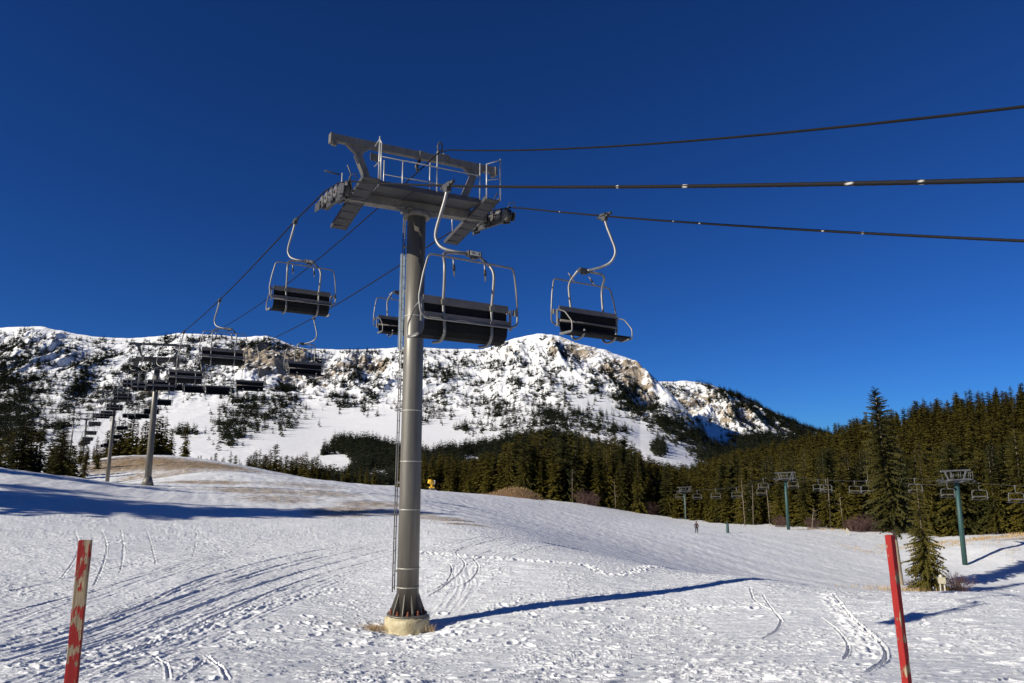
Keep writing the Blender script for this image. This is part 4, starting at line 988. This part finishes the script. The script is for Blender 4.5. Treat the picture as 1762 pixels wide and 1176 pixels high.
# ------------------------------------------------------------------ chairs
def ghandle(root, x, up):
    mb = MB(); z = -1.71
    if up: pts = [(x, -.52, z), (x + .03, -.60, z + .10), (x + .10, -.66, z + .26)]
    else: pts = [(x, -.52, z), (x + .02, -.50, z - .12), (x + .05, -.48, z - .34)]
    mb.tube(pts, .016, 6); h = mb.build('footrest_handle', M_TUBE, root)
    g = MB(); a, b = Vector(pts[1]), Vector(pts[2]); g.tube([a, a + (b - a) * .55], .028, 8); g.build('grip_sleeve', M_RUBBER, h)
def make_chair(full=True, up=False, plate=True):
    SL = M_SLAT; k_ = .15
    t = empty('lift_chair'); n = 10 if full else 6; rt_ = .030 if full else .034
    mb = MB(); mb.box((0, 0, 0), (.09, .30, .10)); mb.box((0, .0, -.07), (.11, .14, .12)); mb.tube([(0, -.26, .012), (0, .26, .012)], .038, 8); mb.box((.05, .0, .03), (.05, .2, .05))
    mb.build('rope_grip', M_DARK, t)
    mb = MB(); mb.tube(smooth_path([(0, 0, -.06), (-.03, .05, -.30), (-.08, .15, -.62), (-.12, .24, -.92), (-.11, .24, -1.10), (-.05, .12, -1.28), (.12, -.08, -1.39), (.36, -.30, -1.46)], 5), rt_ * 1.15, n)
    mb.build('hanger', M_TUBE, t)
    mb = MB(); mb.box((.20, -.24, -1.465), (.30, .12, .11)); mb.cyl((.04, -.24, -1.465), (.36, -.24, -1.465), .045, 8); mb.box((.20, -.24, -1.53), (.12, .1, .06))
    cl = mb.build('clamp', M_DARK, t)
    if full and plate:
        mb = MB(); mb.box((.20, -.312, -1.465), (.23, .008, .085)); mb.build('number_plate', M_PLATE, t)
        mb = MB()
        for (x0, z0_, w, h) in ((.275, -1.462, .010, .05), (.290, -1.462, .010, .05), (.155, -1.455, .07, .008), (.135, -1.470, .05, .008), (.17, -1.478, .03, .008)): mb.box((x0, -.3185, z0_), (w, .005, h))
        mb.build('plate_marks', M_INK, t)
    mb = MB(); cx = .0
    for sx in (-1, 1):
        pts = [(.20 + sx * .10, -.24, -1.47), (cx + sx * .46, -.14, -1.50), (cx + sx * .56, -.44, -1.80), (cx + sx * .55, -.42, -2.15), (cx + sx * .54, -.36, -2.60), (cx + sx * .53, -.40, -2.95), (cx + sx * .52, -.42, -3.16), (cx + sx * .52, -.26, -3.30), (cx + sx * .52, .06, -3.27)] + ([(cx + sx * .52, .14, -3.08)] if up else [])
        mb.tube(fillet(pts, .20, 5), rt_, n)
    mb.build('bail', M_TUBE, t)
    W = .95
    mb = MB()
    mb.box((0, -.34, -2.455 - k_ / 2), (2 * W, .025, k_)); mb.build('back_slat', SL, t)
    mb = MB(); mb.box((0, -.385, -2.83), (2 * W, .03, .10)); mb.tube([(-W, -.42, -2.90), (W, -.42, -2.90)], .022, 6); mb.build('back_slat', M_SLAT, t)
    mb = MB()                                                     # curved seat pan: lower back flows into the seat
    prof = [(-.365, -2.62), (-.375, -2.80), (-.37, -2.95), (-.34, -3.10), (-.25, -3.20), (-.10, -3.235), (.08, -3.21), (.16, -3.17)]
    prof = [(-.325, -2.62), (-.335, -2.80)] + prof[2:]
    vs = []
    for x in (-W * .97, W * .97):
        vs += [(x, y, z) for y, z in prof] + [(x, y + .02, z + .03) for y, z in prof]
    m_ = len(prof); fs = []
    for i in range(m_ - 1):
        fs += [(i, i + 1, 2 * m_ + i + 1, 2 * m_ + i), (m_ + i, 3 * m_ + i, 3 * m_ + i + 1, m_ + i + 1), (i, m_ + i, m_ + i + 1, i + 1), (2 * m_ + i, 2 * m_ + i + 1, 3 * m_ + i + 1, 3 * m_ + i)]
    fs += [(0, 2 * m_, 3 * m_, m_), (m_ - 1, 2 * m_ - 1, 4 * m_ - 1, 3 * m_ - 1)]
    mb.add(vs, fs); mb.box((0, .17, -3.165), (2 * W, .04, .05))
    mb.build('seat', M_SEAT, t)
    if up:
        mb = MB(); mb.tube([(-W, -.29, -2.84), (W, -.29, -2.84)], .032, 8); mb.build('front_rail', M_SLAT, t)
    for sx in (-1, 1):                                            # armrests at both ends
        x = sx * (W + .04); mb = MB()
        mb.tube(fillet([(x, -.36, -2.55), (x, -.05, -2.66), (x, .22, -2.95), (x, .22, -3.20), (x, -.2, -3.22)], .07, 3), .018, max(5, n - 3))
        mb.box((x, -.36, -2.75), (.03, .06, .42)); mb.box((x, -.04, -3.19), (.03, .46, .05))
        mb.build('armrest', M_TUBE, t)
    mb = MB()                                                     # raised restraint bar
    Wb = 1.07
    pts = [(-Wb + .16, -.50, -2.92), (-Wb, -.50, -2.86), (-Wb - .03, -.46, -2.55), (-Wb + .03, -.50, -2.1), (-Wb + .12, -.54, -1.71), (Wb - .12, -.54, -1.71), (Wb - .03, -.50, -2.1), (Wb + .03, -.46, -2.55), (Wb, -.50, -2.86), (Wb - .16, -.50, -2.92)]
    mb.tube(fillet(pts, .10, 4), .021, max(6, n - 2)); mb.tube([(-Wb + .12, -.50, -2.93), (Wb - .12, -.50, -2.93)], .019, 6)
    for sx in (-1, 1): mb.box((sx * (Wb - .02), -.44, -2.60), (.05, .10, .12))
    mb.build('restraint_bar', M_TUBE, t)
    if full:
        for x in (-.42, .28): ghandle(t, x, up)
        mb = MB()
        for sx in (-1, 1):
            mb.box((sx * .54, -.385, -2.56), (.10, .07, .10)); mb.box((sx * .53, -.41, -2.88), (.09, .06, .09))
        mb.build('bail_bracket', M_GALV, t)
    for o in kids(t):
        if o.name.split('.')[0] not in ('rope_grip', 'hanger'): o.location = (.24, -.10, 0)
    return t
chairA = make_chair(True, False); chairB = make_chair(True, True, False); chairC = make_chair(False)
index_children()
used = set()
def place(proto, off, P, s, flip, label, grp, scale=1.0, swing=0):
    c = on_line(off, s); z = zr(P, s)
    if proto.name not in used: used.add(proto.name); o = proto
    else: o = copy_tree(proto)
    o.location = (c.x, c.y, z); o.rotation_euler = (swing, 0, LA + (math.pi if flip else 0)); o.scale = (scale,) * 3
    tag(o, label, 'lift chair', grp); return o
up_s = [s_of(770, 320, O1)[0], s_of(508, 380, O1)[0], s_of(378, 515, O1)[0], s_of(316, 576, O1)[0]]
dn_s = [s_of(1040, 372, O2)[0], s_of(684, 470, O2)[0] , s_of(540, 550, O2)[0], s_of(430, 600, O2)[0]]
dn_s[1] = 12.8 + 11.6
stp = 11.3
while up_s[-1] < 190: up_s.append(up_s[-1] + stp)
dn_s[3] = dn_s[2] + 12.5
while dn_s[-1] < 190: dn_s.append(dn_s[-1] + stp)
ordw = ['nearest', 'second nearest', 'third nearest', 'fourth nearest', 'fifth nearest', 'sixth nearest', 'seventh nearest']
upl = ['large empty chair seen from behind just right of the big tower pole', 'empty chair seen from behind against blue sky left of the big tower',
       'empty chair half above the ridge, between the big tower and the second tower', 'empty chair seen from behind against the snow, just right of the second tower pole']
dnl = ['empty chair facing the viewer, right of the big tower against plain sky', 'empty chair partly hidden behind the left side of the big tower pole',
       'empty chair below the ridge line, right under the sky chair left of the tower', 'empty chair against the snow bowl, lower left of the one at the ridge line']
for i, s in enumerate(up_s):
    if i < 4: lab, g = upl[i], 'chairs riding up the left rope'
    elif i < 7: lab, g = ordw[i] + ' chair on the left rope, seen from behind before the snowy slope', 'chairs riding up the left rope'
    else: lab, g = 'one of the small dark far chairs bunched before the farthest grey towers', 'far small chairs of the grey lift'
    place(chairA if i < 4 else chairC, O1, R1, s, False, lab, g)
for i, s in enumerate(dn_s):
    if i < 4: lab, g = dnl[i], 'chairs riding down the right rope'
    elif i < 7: lab, g = ordw[i] + ' chair on the right rope, dark against snow', 'chairs riding down the right rope'
    else: lab, g = 'one of the small dark far chairs bunched before the farthest grey towers', 'far small chairs of the grey lift'
    place(chairB if i < 4 else chairC, O2, R2, s, True, lab, g)
#@MORE
# ------------------------------------------------------------------ the second lift, green towers before the wood
def line2(Y): return 47.0 + (190 - Y) * .0931
for (px, base_y, top_y, Yd, lab) in ((1661, 973, 826, 88, 'nearest green tower, beside the bushy conifer and its shadow on the snow'), (1357, 913, 824, 133, 'middle green tower at the edge of the wood, between the person and the red post'),
                                     (1180, 896, 846, 190, 'farthest and smallest green tower, its foot hidden by the slope')):
    p = at(px, base_y, Yd); g = gz(p.x, p.y); zt_ = at(px, top_y, Yd).z; sc_ = .70
    hh = (zt_ - g) / sc_
    t = empty('lift_tower', (p.x, p.y, g - .2), R(5.3)); t.scale = (sc_,) * 3; tag(t, lab, 'lift tower', 'green towers of the second lift')
    mb = MB(); mb.tube([(0, 0, -.5), (0, 0, hh * .5), (0, 0, hh - .1)], .42, 20, True, [.42, .40, .38]); mb.build('pole', M_GREEN, t)
    head_parts(t, hh, False, M_GREENTOP)
def make_chair2():
    t = empty('lift_chair'); mb = MB()
    mb.tube([(0, 0, 0), (.04, 0, -.35), (0, 0, -.85)], .035, 6); mb.box((0, 0, 0), (.1, .3, .1)); mb.build('hanger', M_GREENTOP, t)
    mb = MB(); lp = fillet([(0, 0, -.85), (1.0, 0, -.85), (1.05, 0, -1.5), (1.0, 0, -2.0)], .28, 5); mb.tube(lp, .04, 6); mb.tube([(-a.x, a.y, a.z) for a in lp], .04, 6)
    mb.tube([(-1.0, -.3, -1.75), (-1.0, .25, -1.75)], .03, 5); mb.tube([(1.0, -.3, -1.75), (1.0, .25, -1.75)], .03, 5); mb.build('frame', M_GREENTOP, t)
    mb = MB(); mb.box((0, .02, -1.62), (2.0, .04, .14)); mb.build('backrest', M_SLAT, t)
    mb = MB(); mb.box((0, -.2, -2.02), (2.0, .45, .07)); mb.build('seat', M_DARK, t); return t
chD = make_chair2(); index_children(); first = True; sides = {0: [], 1: []}
C2 = [(1687, 860, 28), (1750, 865, 28.6), (1576, 848, 24.5), (1632, 856, 25), (1493, 849, 22), (1472, 849, 21), (1422, 847, 21), (1409, 845, 19), (1365, 840, 19), (1314, 842, 18), (1311, 852, 17), (1268, 857, 17), (1232, 858, 16), (1200, 859, 15), (1170, 858, 14)]
L2 = ['round framed chair just right of the nearest green tower', 'round framed chair cut by the right edge of the picture', 'round framed chair partly behind the bushy conifer', 'round framed chair hanging behind the nearest green tower pole',
      'right one of two chairs side by side left of the tallest near tree', 'left one of two chairs side by side left of the tallest near tree', 'brighter of two overlapping chairs right of the middle green tower', 'dimmer of two overlapping chairs right of the middle green tower',
      'round framed chair touching the head of the middle green tower', 'upper of two chairs one above the other left of the middle green tower', 'lower of two chairs one above the other left of the middle green tower',
      'chair third to the right of the farthest green tower', 'chair second to the right of the farthest green tower', 'chair nearest to the right of the farthest green tower', 'small chair behind the farthest green tower']
for (px, py, w), lab in zip(C2, L2):
    Yd = 2.1 * 1175 / w; p = at(px, py, Yd)
    o = chD if first else copy_tree(chD); first = False
    o.location = (p.x, p.y, p.z + 2.0); side = 0 if p.x < line2(Yd) else 1; o.rotation_euler = (0, 0, R(5.3) + (math.pi if side else 0))
    tag(o, lab, 'lift chair', 'chairs of the second lift'); sides[side].append((p.x, p.y, p.z + 2.0))
for k, lab in ((0, 'thin rope of the second lift, on its left side before the wood'), (1, 'thin rope of the second lift, on its right side before the wood')):
    P = sorted(sides[k], key=lambda q: q[1]); a, b = P[0], P[1]
    P = [(P[0][0] + 3, P[0][1] - 30, P[0][2] + .3)] + P + [(line2(230) + (k * 2 - 1) * 1.8, 230, at(1170, 850, 230).z)]
    mb = MB(); mb.tube(P, .018, 5); tag(mb.build('haul_rope', M_DARK), lab, 'lift cable')

# ------------------------------------------------------------------ red posts
def red_mat(name, thr, seed):
    m, n, b = mat(name); tc = N(n, 'ShaderNodeTexCoord'); mp = N(n, 'ShaderNodeMapping'); mp.inputs['Scale'].default_value = (1, 1, .17); mp.inputs['Location'].default_value = (seed, seed * 2, 0)
    n.links.new(tc.outputs['Object'], mp.inputs[0])
    a = N(n, 'ShaderNodeTexNoise'); a.inputs['Scale'].default_value = 26; a.inputs['Detail'].default_value = 9; a.inputs['Roughness'].default_value = .72; n.links.new(mp.outputs[0], a.inputs['Vector'])
    mp2 = N(n, 'ShaderNodeMapping'); mp2.inputs['Scale'].default_value = (1, 1, 1); mp2.inputs['Location'].default_value = (seed * 3, 0, seed); n.links.new(tc.outputs['Object'], mp2.inputs[0])
    a2 = N(n, 'ShaderNodeTexNoise'); a2.inputs['Scale'].default_value = 5; a2.inputs['Detail'].default_value = 3; n.links.new(mp2.outputs[0], a2.inputs['Vector'])
    ad = N(n, 'ShaderNodeMath', operation='ADD'); n.links.new(a.outputs[0], ad.inputs[0]); n.links.new(a2.outputs[0], ad.inputs[1])
    mr = N(n, 'ShaderNodeMapRange'); mr.inputs[1].default_value = thr; mr.inputs[2].default_value = thr + .035; n.links.new(ad.outputs[0], mr.inputs[0])
    w = N(n, 'ShaderNodeTexNoise'); w.inputs['Scale'].default_value = 60; w.inputs['Detail'].default_value = 5; mp3 = N(n, 'ShaderNodeMapping'); mp3.inputs['Scale'].default_value = (1, 1, .05); n.links.new(tc.outputs['Object'], mp3.inputs[0]); n.links.new(mp3.outputs[0], w.inputs['Vector'])
    wc = N(n, 'ShaderNodeValToRGB'); e = wc.color_ramp.elements; e[0].position = .35; e[0].color = (.17, .12, .07, 1); e[1].position = .65; e[1].color = (.40, .31, .19, 1); n.links.new(w.outputs[0], wc.inputs[0])
    rc = N(n, 'ShaderNodeValToRGB'); e = rc.color_ramp.elements; e[0].position = .3; e[0].color = (.22, .010, .008, 1); e[1].position = .7; e[1].color = (.33, .016, .012, 1); n.links.new(a.outputs[0], rc.inputs[0])
    mx_ = N(n, 'ShaderNodeMix', data_type='RGBA'); n.links.new(mr.outputs[0], mx_.inputs[0]); n.links.new(rc.outputs[0], mx_.inputs[6]); n.links.new(wc.outputs[0], mx_.inputs[7]); n.links.new(mx_.outputs[2], b.inputs['Base Color'])
    b.inputs['Roughness'].default_value = .7; b.inputs['Specular IOR Level'].default_value = .3
    bm = N(n, 'ShaderNodeBump'); bm.inputs['Distance'].default_value = .002; bm.invert = True; n.links.new(mr.outputs[0], bm.inputs['Height'])
    b2 = N(n, 'ShaderNodeBump'); b2.inputs['Distance'].default_value = .0015; n.links.new(w.outputs[0], b2.inputs['Height']); n.links.new(bm.outputs[0], b2.inputs['Normal']); n.links.new(b2.outputs[0], b.inputs['Normal'])
    return m
def red_post(top, bot, w, d, m, lab, spin, bev):
    a, b = Vector(top), Vector(bot); dirv = (a - b).normalized(); b = a - dirv * 3.4
    L = (a - b).length; r = random.Random(3); mb = MB(); nz_ = 34; ring = [(-w / 2, -d / 2), (w / 2, -d / 2), (w / 2, d / 2), (-w / 2, d / 2)]
    if bev: c = bev; ring = [(-w / 2 + c, -d / 2), (w / 2 - c, -d / 2), (w / 2, -d / 2 + c), (w / 2, d / 2 - c), (w / 2 - c, d / 2), (-w / 2 + c, d / 2), (-w / 2, d / 2 - c), (-w / 2, -d / 2 + c)]
    q = len(ring); vs = []
    for i in range(nz_ + 1):
        z = L * i / nz_
        for (x, y) in ring: vs.append((x + r.uniform(-1, 1) * .0012, y + r.uniform(-1, 1) * .0012, z + (r.uniform(-.006, .006) if i == nz_ else 0)))
    fs = [(i * q + k, i * q + (k + 1) % q, (i + 1) * q + (k + 1) % q, (i + 1) * q + k) for i in range(nz_) for k in range(q)] + [tuple(range(nz_ * q, nz_ * q + q)), tuple(range(q))[::-1]]
    mb.add(vs, fs); o = mb.build('wooden_post', m); md = o.modifiers.new('bevel', 'BEVEL'); md.width = .004; md.segments = 2; md.limit_method = 'ANGLE'
    o.location = b; o.rotation_mode = 'QUATERNION'; o.rotation_quaternion = dirv.to_track_quat('Z', 'Y') @ Matrix.Rotation(spin, 3, 'Z').to_quaternion()
    tag(o, lab, 'post'); return o
def spin_for(top): return 0
p0, p1 = at(147, 930, 5.0), at(122, 1178, 4.98)
red_post(p0, p1, .080, .038, red_mat('worn_red_paint', 1.0, 2), 'left flat wooden post, its red paint badly flaked down to bare wood', R(-14), 0)
p0, p1 = at(1531, 921, 5.9), at(1561, 1178, 5.9)
red_post(p0, p1, .055, .055, red_mat('red_paint', 1.10, 5), 'right square wooden post in nearly whole bright red paint', R(28), .0)

# ------------------------------------------------------------------ small things on the slopes
def boxed(lab, px, py, Yd, w, h, leg, cat='utility box'):
    p = at(px, py, Yd); z = gz(p.x, p.y); t = empty('utility_box', (p.x, p.y, z), R(-15)); tag(t, lab, cat)
    mb = MB(); mb.box((0, 0, leg + h / 2), (w, w * .6, h)); mb.build('box', M_BOX, t, .02)
    mb = MB(); mb.cyl((-w * .1, 0, leg + h), (-w * .1, 0, leg + h + .16), w * .28, 12); mb.cyl((-w * .1, 0, leg + h + .16), (-w * .1, 0, leg + h + .22), w * .2, 12, w * .05); mb.build('cap', M_BOXTOP, t)
    for sx in (-1, 1):
        mb = MB(); mb.box((sx * w * .30, 0, leg / 2 - .1), (.09, .09, leg + .2)); mb.build('leg', M_BOXTOP, t)
    return t
M_BOX = simple('faded_yellow_enamel', (.42, .38, .26), .6, 0, .15, 5); M_BOXTOP = simple('white_enamel', (.50, .48, .42), .6, 0, .1, 5)
boxed('pale yellow box with a white cap on two white legs under the bushy conifer', 1623, 1022, 62.5, .55, .55, .78)
boxed('small white box on legs in front of the brush at the wood edge', 1459, 921, 126, .45, .45, .5)
p = at(1252, 909, 118); z = gz(p.x, p.y); t = empty('padded_post', (p.x, p.y, z)); tag(t, 'short dark green padded post standing on the run right of the walking person', 'post')
mb = MB(); mb.tube([(0, 0, -.2), (0, 0, .1), (0, 0, 1.45), (0, 0, 1.55)], .2, 16, True, [.22, .24, .22, .16]); mb.build('pad', M_GREEN, t)
mb = MB(); mb.cyl((0, 0, 1.5), (0, 0, 1.85), .09, 12); mb.build('pole', M_DARK, t)
# snow gun
p = at(742, 846, 150); z = gz(p.x, p.y); t = empty('snow_gun', (p.x, p.y, z), R(20)); tag(t, 'yellow fan snow gun on a wheeled stand at the crest beside the tower pole', 'snow gun')
M_YEL = simple('yellow_enamel', (.85, .50, .03), .45, 0, .1, 5); M_GRYP = simple('grey_enamel', (.45, .47, .50), .5, .2, .1, 5)
mb = MB(); ax = Vector((-.85, -.1, .22)).normalized(); c0 = Vector((0, 0, 1.75)); mb.tube([c0 - ax * .55, c0 - ax * .4, c0 + ax * .35, c0 + ax * .6], .5, 20, True, [.34, .46, .5, .42]); mb.build('barrel', M_YEL, t)
mb = MB(); b0 = c0 - ax * .57; mb.tube([b0, b0 - ax * .12], .55, 20, True, [.55, .52]); mb.build('fan_guard', M_GRYP, t)
mb = MB(); b0 = c0 + ax * .6; mb.tube([b0, b0 + ax * .08], .44, 20); mb.build('nozzle_ring', M_YEL, t)
mb = MB(); mb.box((.05, 0, .95), (.35, .35, .8)); mb.box((.1, 0, .62), (1.1, .7, .28)); mb.build('housing', M_YEL, t, .03)
for (x, y) in ((-.9, -.5), (.9, -.5), (0, .9)):
    mb = MB(); mb.tube([(0, 0, .6), (x, y, .05)], .05, 6); mb.cyl((x, y, -.1), (x, y, .08), .12, 8); mb.build('leg', M_GRYP, t)
# person walking on the run
def person():
    p = at(1199, 919, 110); z = gz(p.x, p.y); t = empty('person', (p.x, p.y, z), R(170)); tag(t, 'person in dark winter jacket and black trousers standing on the snow run', 'person')
    J = {'pel': ((0, 0, .95), .16), 'wa': ((0, .0, 1.12), .165), 'ch': ((0, .01, 1.36), .19), 'ne': ((0, .02, 1.52), .075), 'hb': ((0, .03, 1.60), .085), 'ht': ((0, .03, 1.72), .10),
         'sl': ((-.19, .01, 1.43), .085), 'el': ((-.29, .0, 1.17), .062), 'wl': ((-.27, .10, .94), .05), 'hl': ((-.26, .13, .86), .045), 'sr': ((.19, .01, 1.43), .085), 'er': ((.30, -.02, 1.17), .062), 'wr': ((.28, .08, .94), .05), 'hr': ((.27, .11, .86), .045),
         'pl': ((-.11, 0, .88), .12), 'kl': ((-.14, .05, .50), .085), 'al': ((-.15, .0, .12), .07), 'tl': ((-.17, .16, .06), .06), 'pr': ((.11, 0, .88), .12), 'kr': ((.13, .02, .50), .085), 'ar': ((.14, -.08, .12), .07), 'tr': ((.16, .08, .06), .06)}
    Ed = [('pel', 'wa'), ('wa', 'ch'), ('ch', 'ne'), ('ne', 'hb'), ('hb', 'ht'), ('ch', 'sl'), ('sl', 'el'), ('el', 'wl'), ('wl', 'hl'), ('ch', 'sr'), ('sr', 'er'), ('er', 'wr'), ('wr', 'hr'), ('pel', 'pl'), ('pl', 'kl'), ('kl', 'al'), ('al', 'tl'), ('pel', 'pr'), ('pr', 'kr'), ('kr', 'ar'), ('ar', 'tr')]
    K = list(J); me = bpy.data.meshes.new('body'); me.from_pydata([J[k][0] for k in K], [(K.index(a), K.index(b)) for a, b in Ed], [])
    m, n, b = mat('clothes_and_skin'); tc = N(n, 'ShaderNodeTexCoord'); sx = N(n, 'ShaderNodeSeparateXYZ'); n.links.new(tc.outputs['Object'], sx.inputs[0])
    cr = N(n, 'ShaderNodeValToRGB'); cr.color_ramp.interpolation = 'CONSTANT'; e = cr.color_ramp.elements; dv = N(n, 'ShaderNodeMath', operation='DIVIDE'); dv.inputs[1].default_value = 2; n.links.new(sx.outputs[2], dv.inputs[0]); n.links.new(dv.outputs[0], cr.inputs[0])
    e[0].position = 0; e[0].color = (.015, .015, .018, 1); e[1].position = .45; e[1].color = (.045, .022, .018, 1); q = cr.color_ramp.elements.new(.77); q.color = (.45, .26, .18, 1)
    n.links.new(cr.outputs[0], b.inputs['Base Color']); b.inputs['Roughness'].default_value = .8
    o = link('body', me, m, t); md = o.modifiers.new('skin', 'SKIN'); sv = me.skin_vertices[0].data
    for i, k in enumerate(K): sv[i].radius = (J[k][1],) * 2
    sv[0].use_root = True; md.use_smooth_shade = True; s2 = o.modifiers.new('sub', 'SUBSURF'); s2.levels = 2; s2.render_levels = 2
    mb = MB(); mb.tube([(0, .03, 1.66), (0, .03, 1.72), (0, .03, 1.80), (0, .03, 1.85)], .1, 14, True, [.118, .122, .10, .04]); mb.build('hat', M_SEAT, t)
person()

# ------------------------------------------------------------------ mound, brush and grass
M_EARTH = simple('dry_turf', (.20, .10, .04), .95, 0, .3, 1.6, (.08, .05, .025), .06, 4)
p = at(885, 860, 176); gx0, gy0 = p.x, p.y
nu, nv = 60, 24; th = np.linspace(0, 2 * np.pi, nu, endpoint=False); rr_ = np.linspace(0, 1, nv)
xx = rr_[:, None] * np.cos(th)[None] * 8.5; yy = rr_[:, None] * np.sin(th)[None] * 6.0
zz = (1 - rr_[:, None] ** 2) ** 1.3 * 2.7 * (1 + .35 * xx / 8) + .25 * fbm(xx / 1.3 + 5, yy / 1.3, 3, 8)
zz = zz + G0(gx0 + xx, gy0 + yy) - .5
me = np_mesh('earth_mound', np.stack([gx0 + xx, gy0 + yy, zz], -1).reshape(-1, 3), grid_faces(nv, nu, True), None, True)
tag(link('earth_mound', me, M_EARTH), 'brown grassy mound at the foot of the wood', kind='structure')
def blades(items, name, material, label, kind='stuff', cat='grass'):
    """items: x, y, z, height, lean; one narrow two-faced blade each"""
    a = np.array(items); n = len(a); r = np.random.RandomState(3); th = r.uniform(0, 6.28, n); w = a[:, 5] * .5
    dx, dy = np.cos(th) * w, np.sin(th) * w; lx = r.normal(0, 1, n) * a[:, 3] * a[:, 4]; ly = r.normal(0, 1, n) * a[:, 3] * a[:, 4]
    b0 = a[:, :3] - [0, 0, .03]; V0 = b0 + np.stack([dx, dy, 0 * dx], 1); V1 = b0 - np.stack([dx, dy, 0 * dx], 1)
    mid = a[:, :3] + np.stack([lx * .4, ly * .4, a[:, 3] * .6], 1); V2 = mid + np.stack([dx, dy, 0 * dx], 1) * .7; V3 = mid - np.stack([dx, dy, 0 * dx], 1) * .7
    V4 = a[:, :3] + np.stack([lx, ly, a[:, 3]], 1)
    V = np.stack([V0, V1, V3, V2, V4], 1).reshape(-1, 3); i = np.arange(n)[:, None] * 5
    me = np_mesh(name, V, i + np.array([[0, 1, 2, 3]]), i + np.array([[3, 2, 4]])); o = link(name, me, material); tag(o, label, cat, kind=kind); return o
M_GRASS = simple('dry_grass', (.50, .34, .15), .9, 0, .25, .8, (.30, .19, .08), 0)
M_TWIG = simple('bare_twigs', (.13, .07, .06), .9, 0, .3, 2)
r = np.random.RandomState(6); it = []
def fill(n, fx, fy, h, w=.02, lean=.25, clump=None):
    x = fx(n); y = fy(n); 
    if clump: k = fbm(x / clump, y / clump, 3, 12) > .0; x, y = x[k], y[k]
    z = G0(x, y)
    for i in range(len(x)): it.append((x[i], y[i], z[i], r.uniform(.4, 1.0) * h, lean, w))
fill(14000, lambda n: r.uniform(62, 125, n), lambda n: r.uniform(97, 112, n), .5, .045, .25, 6)
fill(3500, lambda n: r.uniform(50, 90, n), lambda n: r.uniform(96, 112, n), .35, .04, .3, 4)
fill(500, lambda n: r.normal(64, 3.5, n), lambda n: r.normal(91, 3, n), .3, .03, .3, 2)
fill(500, lambda n: r.normal(36, 2.6, n), lambda n: r.normal(64.5, 1.1, n), .45, .03)
for (px, py, n, sx, sy, h) in ((235, 797, 2600, 11, 12, .30), (330, 800, 2600, 14, 12, .28), (400, 808, 1300, 10, 9, .22), (350, 830, 900, 7, 5, .2), (440, 845, 700, 7, 6, .18), (600, 880, 600, 3.5, 5, .16), (650, 868, 500, 4, 5, .15), (560, 850, 500, 6, 7, .14), (780, 898, 400, 2.6, 1.8, .14), (480, 860, 400, 5, 5, .14), (1420, 912, 900, 9, 1.2, .5)):
    hx, hy, _ = hit(px, py); fill(n, lambda n: r.normal(hx, sx * .5, n), lambda n: r.normal(hy, sy * .5, n), h, .025, .35, 2.2)
fill(420, lambda n: r.normal(-3.80, .22, n), lambda n: r.normal(20.05, .16, n), .15, .006, .8)
fill(60, lambda n: r.normal(-2.22, .07, n), lambda n: r.normal(19.8, .06, n), .22, .006, .5)
mx0 = len(it); 
for _ in range(1300):
    a, q = r.uniform(0, 6.28), math.sqrt(r.uniform(0, 1)); X_, Y_ = q * math.cos(a) * 8.3, q * math.sin(a) * 5.8
    it.append((gx0 + X_, gy0 + Y_, float((1 - q * q) ** 1.3 * 2.7 * (1 + .35 * X_ / 8)) - .55 + gz(gx0 + X_, gy0 + Y_), r.uniform(.3, .9), .3, .05))
blades(it, 'dry_grass', M_GRASS, 'dry straw coloured grass poking through the snow')
def shrub(px, py, Yd, h, w, n, lab, grp=None):
    p = at(px, py, Yd); z = gz(p.x, p.y); V = []; F_ = []; rr = random.Random(int(px)); mb = MB()
    for _ in range(n):
        a = rr.uniform(0, 6.28); q = rr.uniform(0, 1) ** .6; bx, by = math.cos(a) * w * q * .35, math.sin(a) * w * q * .35; hh_ = h * rr.uniform(.55, 1.1) * (1 - .35 * q)
        e = Vector((math.cos(a) * w * q * .6 + rr.uniform(-.1, .1), math.sin(a) * w * q * .6, hh_)); m_ = Vector((bx, by, hh_ * .5))
        pts = [Vector((bx, by, -.1)), m_, e]; mb.tube(pts, .018, 3, False, [.022, .014, .004])
        for _ in range(3):
            t_ = rr.uniform(.3, .9); s = m_.lerp(e, t_); d = Vector((rr.uniform(-1, 1), rr.uniform(-1, 1), rr.uniform(.4, 1.2))) * h * .18; mb.tube([s, s + d], .01, 3, False, [.012, .003])
    o = mb.build('shrub', M_TWIG); o.location = (p.x, p.y, z); tag(o, lab, 'shrub', grp); return o
shrub(1645, 1016, 64, 1.8, 3.2, 150, 'reddish bare shrub right of the pale box under the bushy conifer')
shrub(1575, 1006, 68, .9, 1.8, 70, 'low brown brush between the bare leaning trunk and the bushy conifer')
for i, (px, Yd, h) in enumerate(((1478, 133, 3.2), (1492, 134, 3.6), (1506, 133, 3.0), (1466, 134, 2.4), (1540, 130, 2.6), (1556, 131, 3.0), (1400, 140, 2.4), (1345, 146, 2.6), (1120, 196, 4.0), (1005, 190, 4.5), (1020, 190, 3.8), (1590, 128, 2.6), (1625, 128, 3.0))):
    shrub(px, 920, Yd, h, h * 1.3, 110, 'reddish brown bare brush growing along the edge of the wood', 'brush along the wood edge')
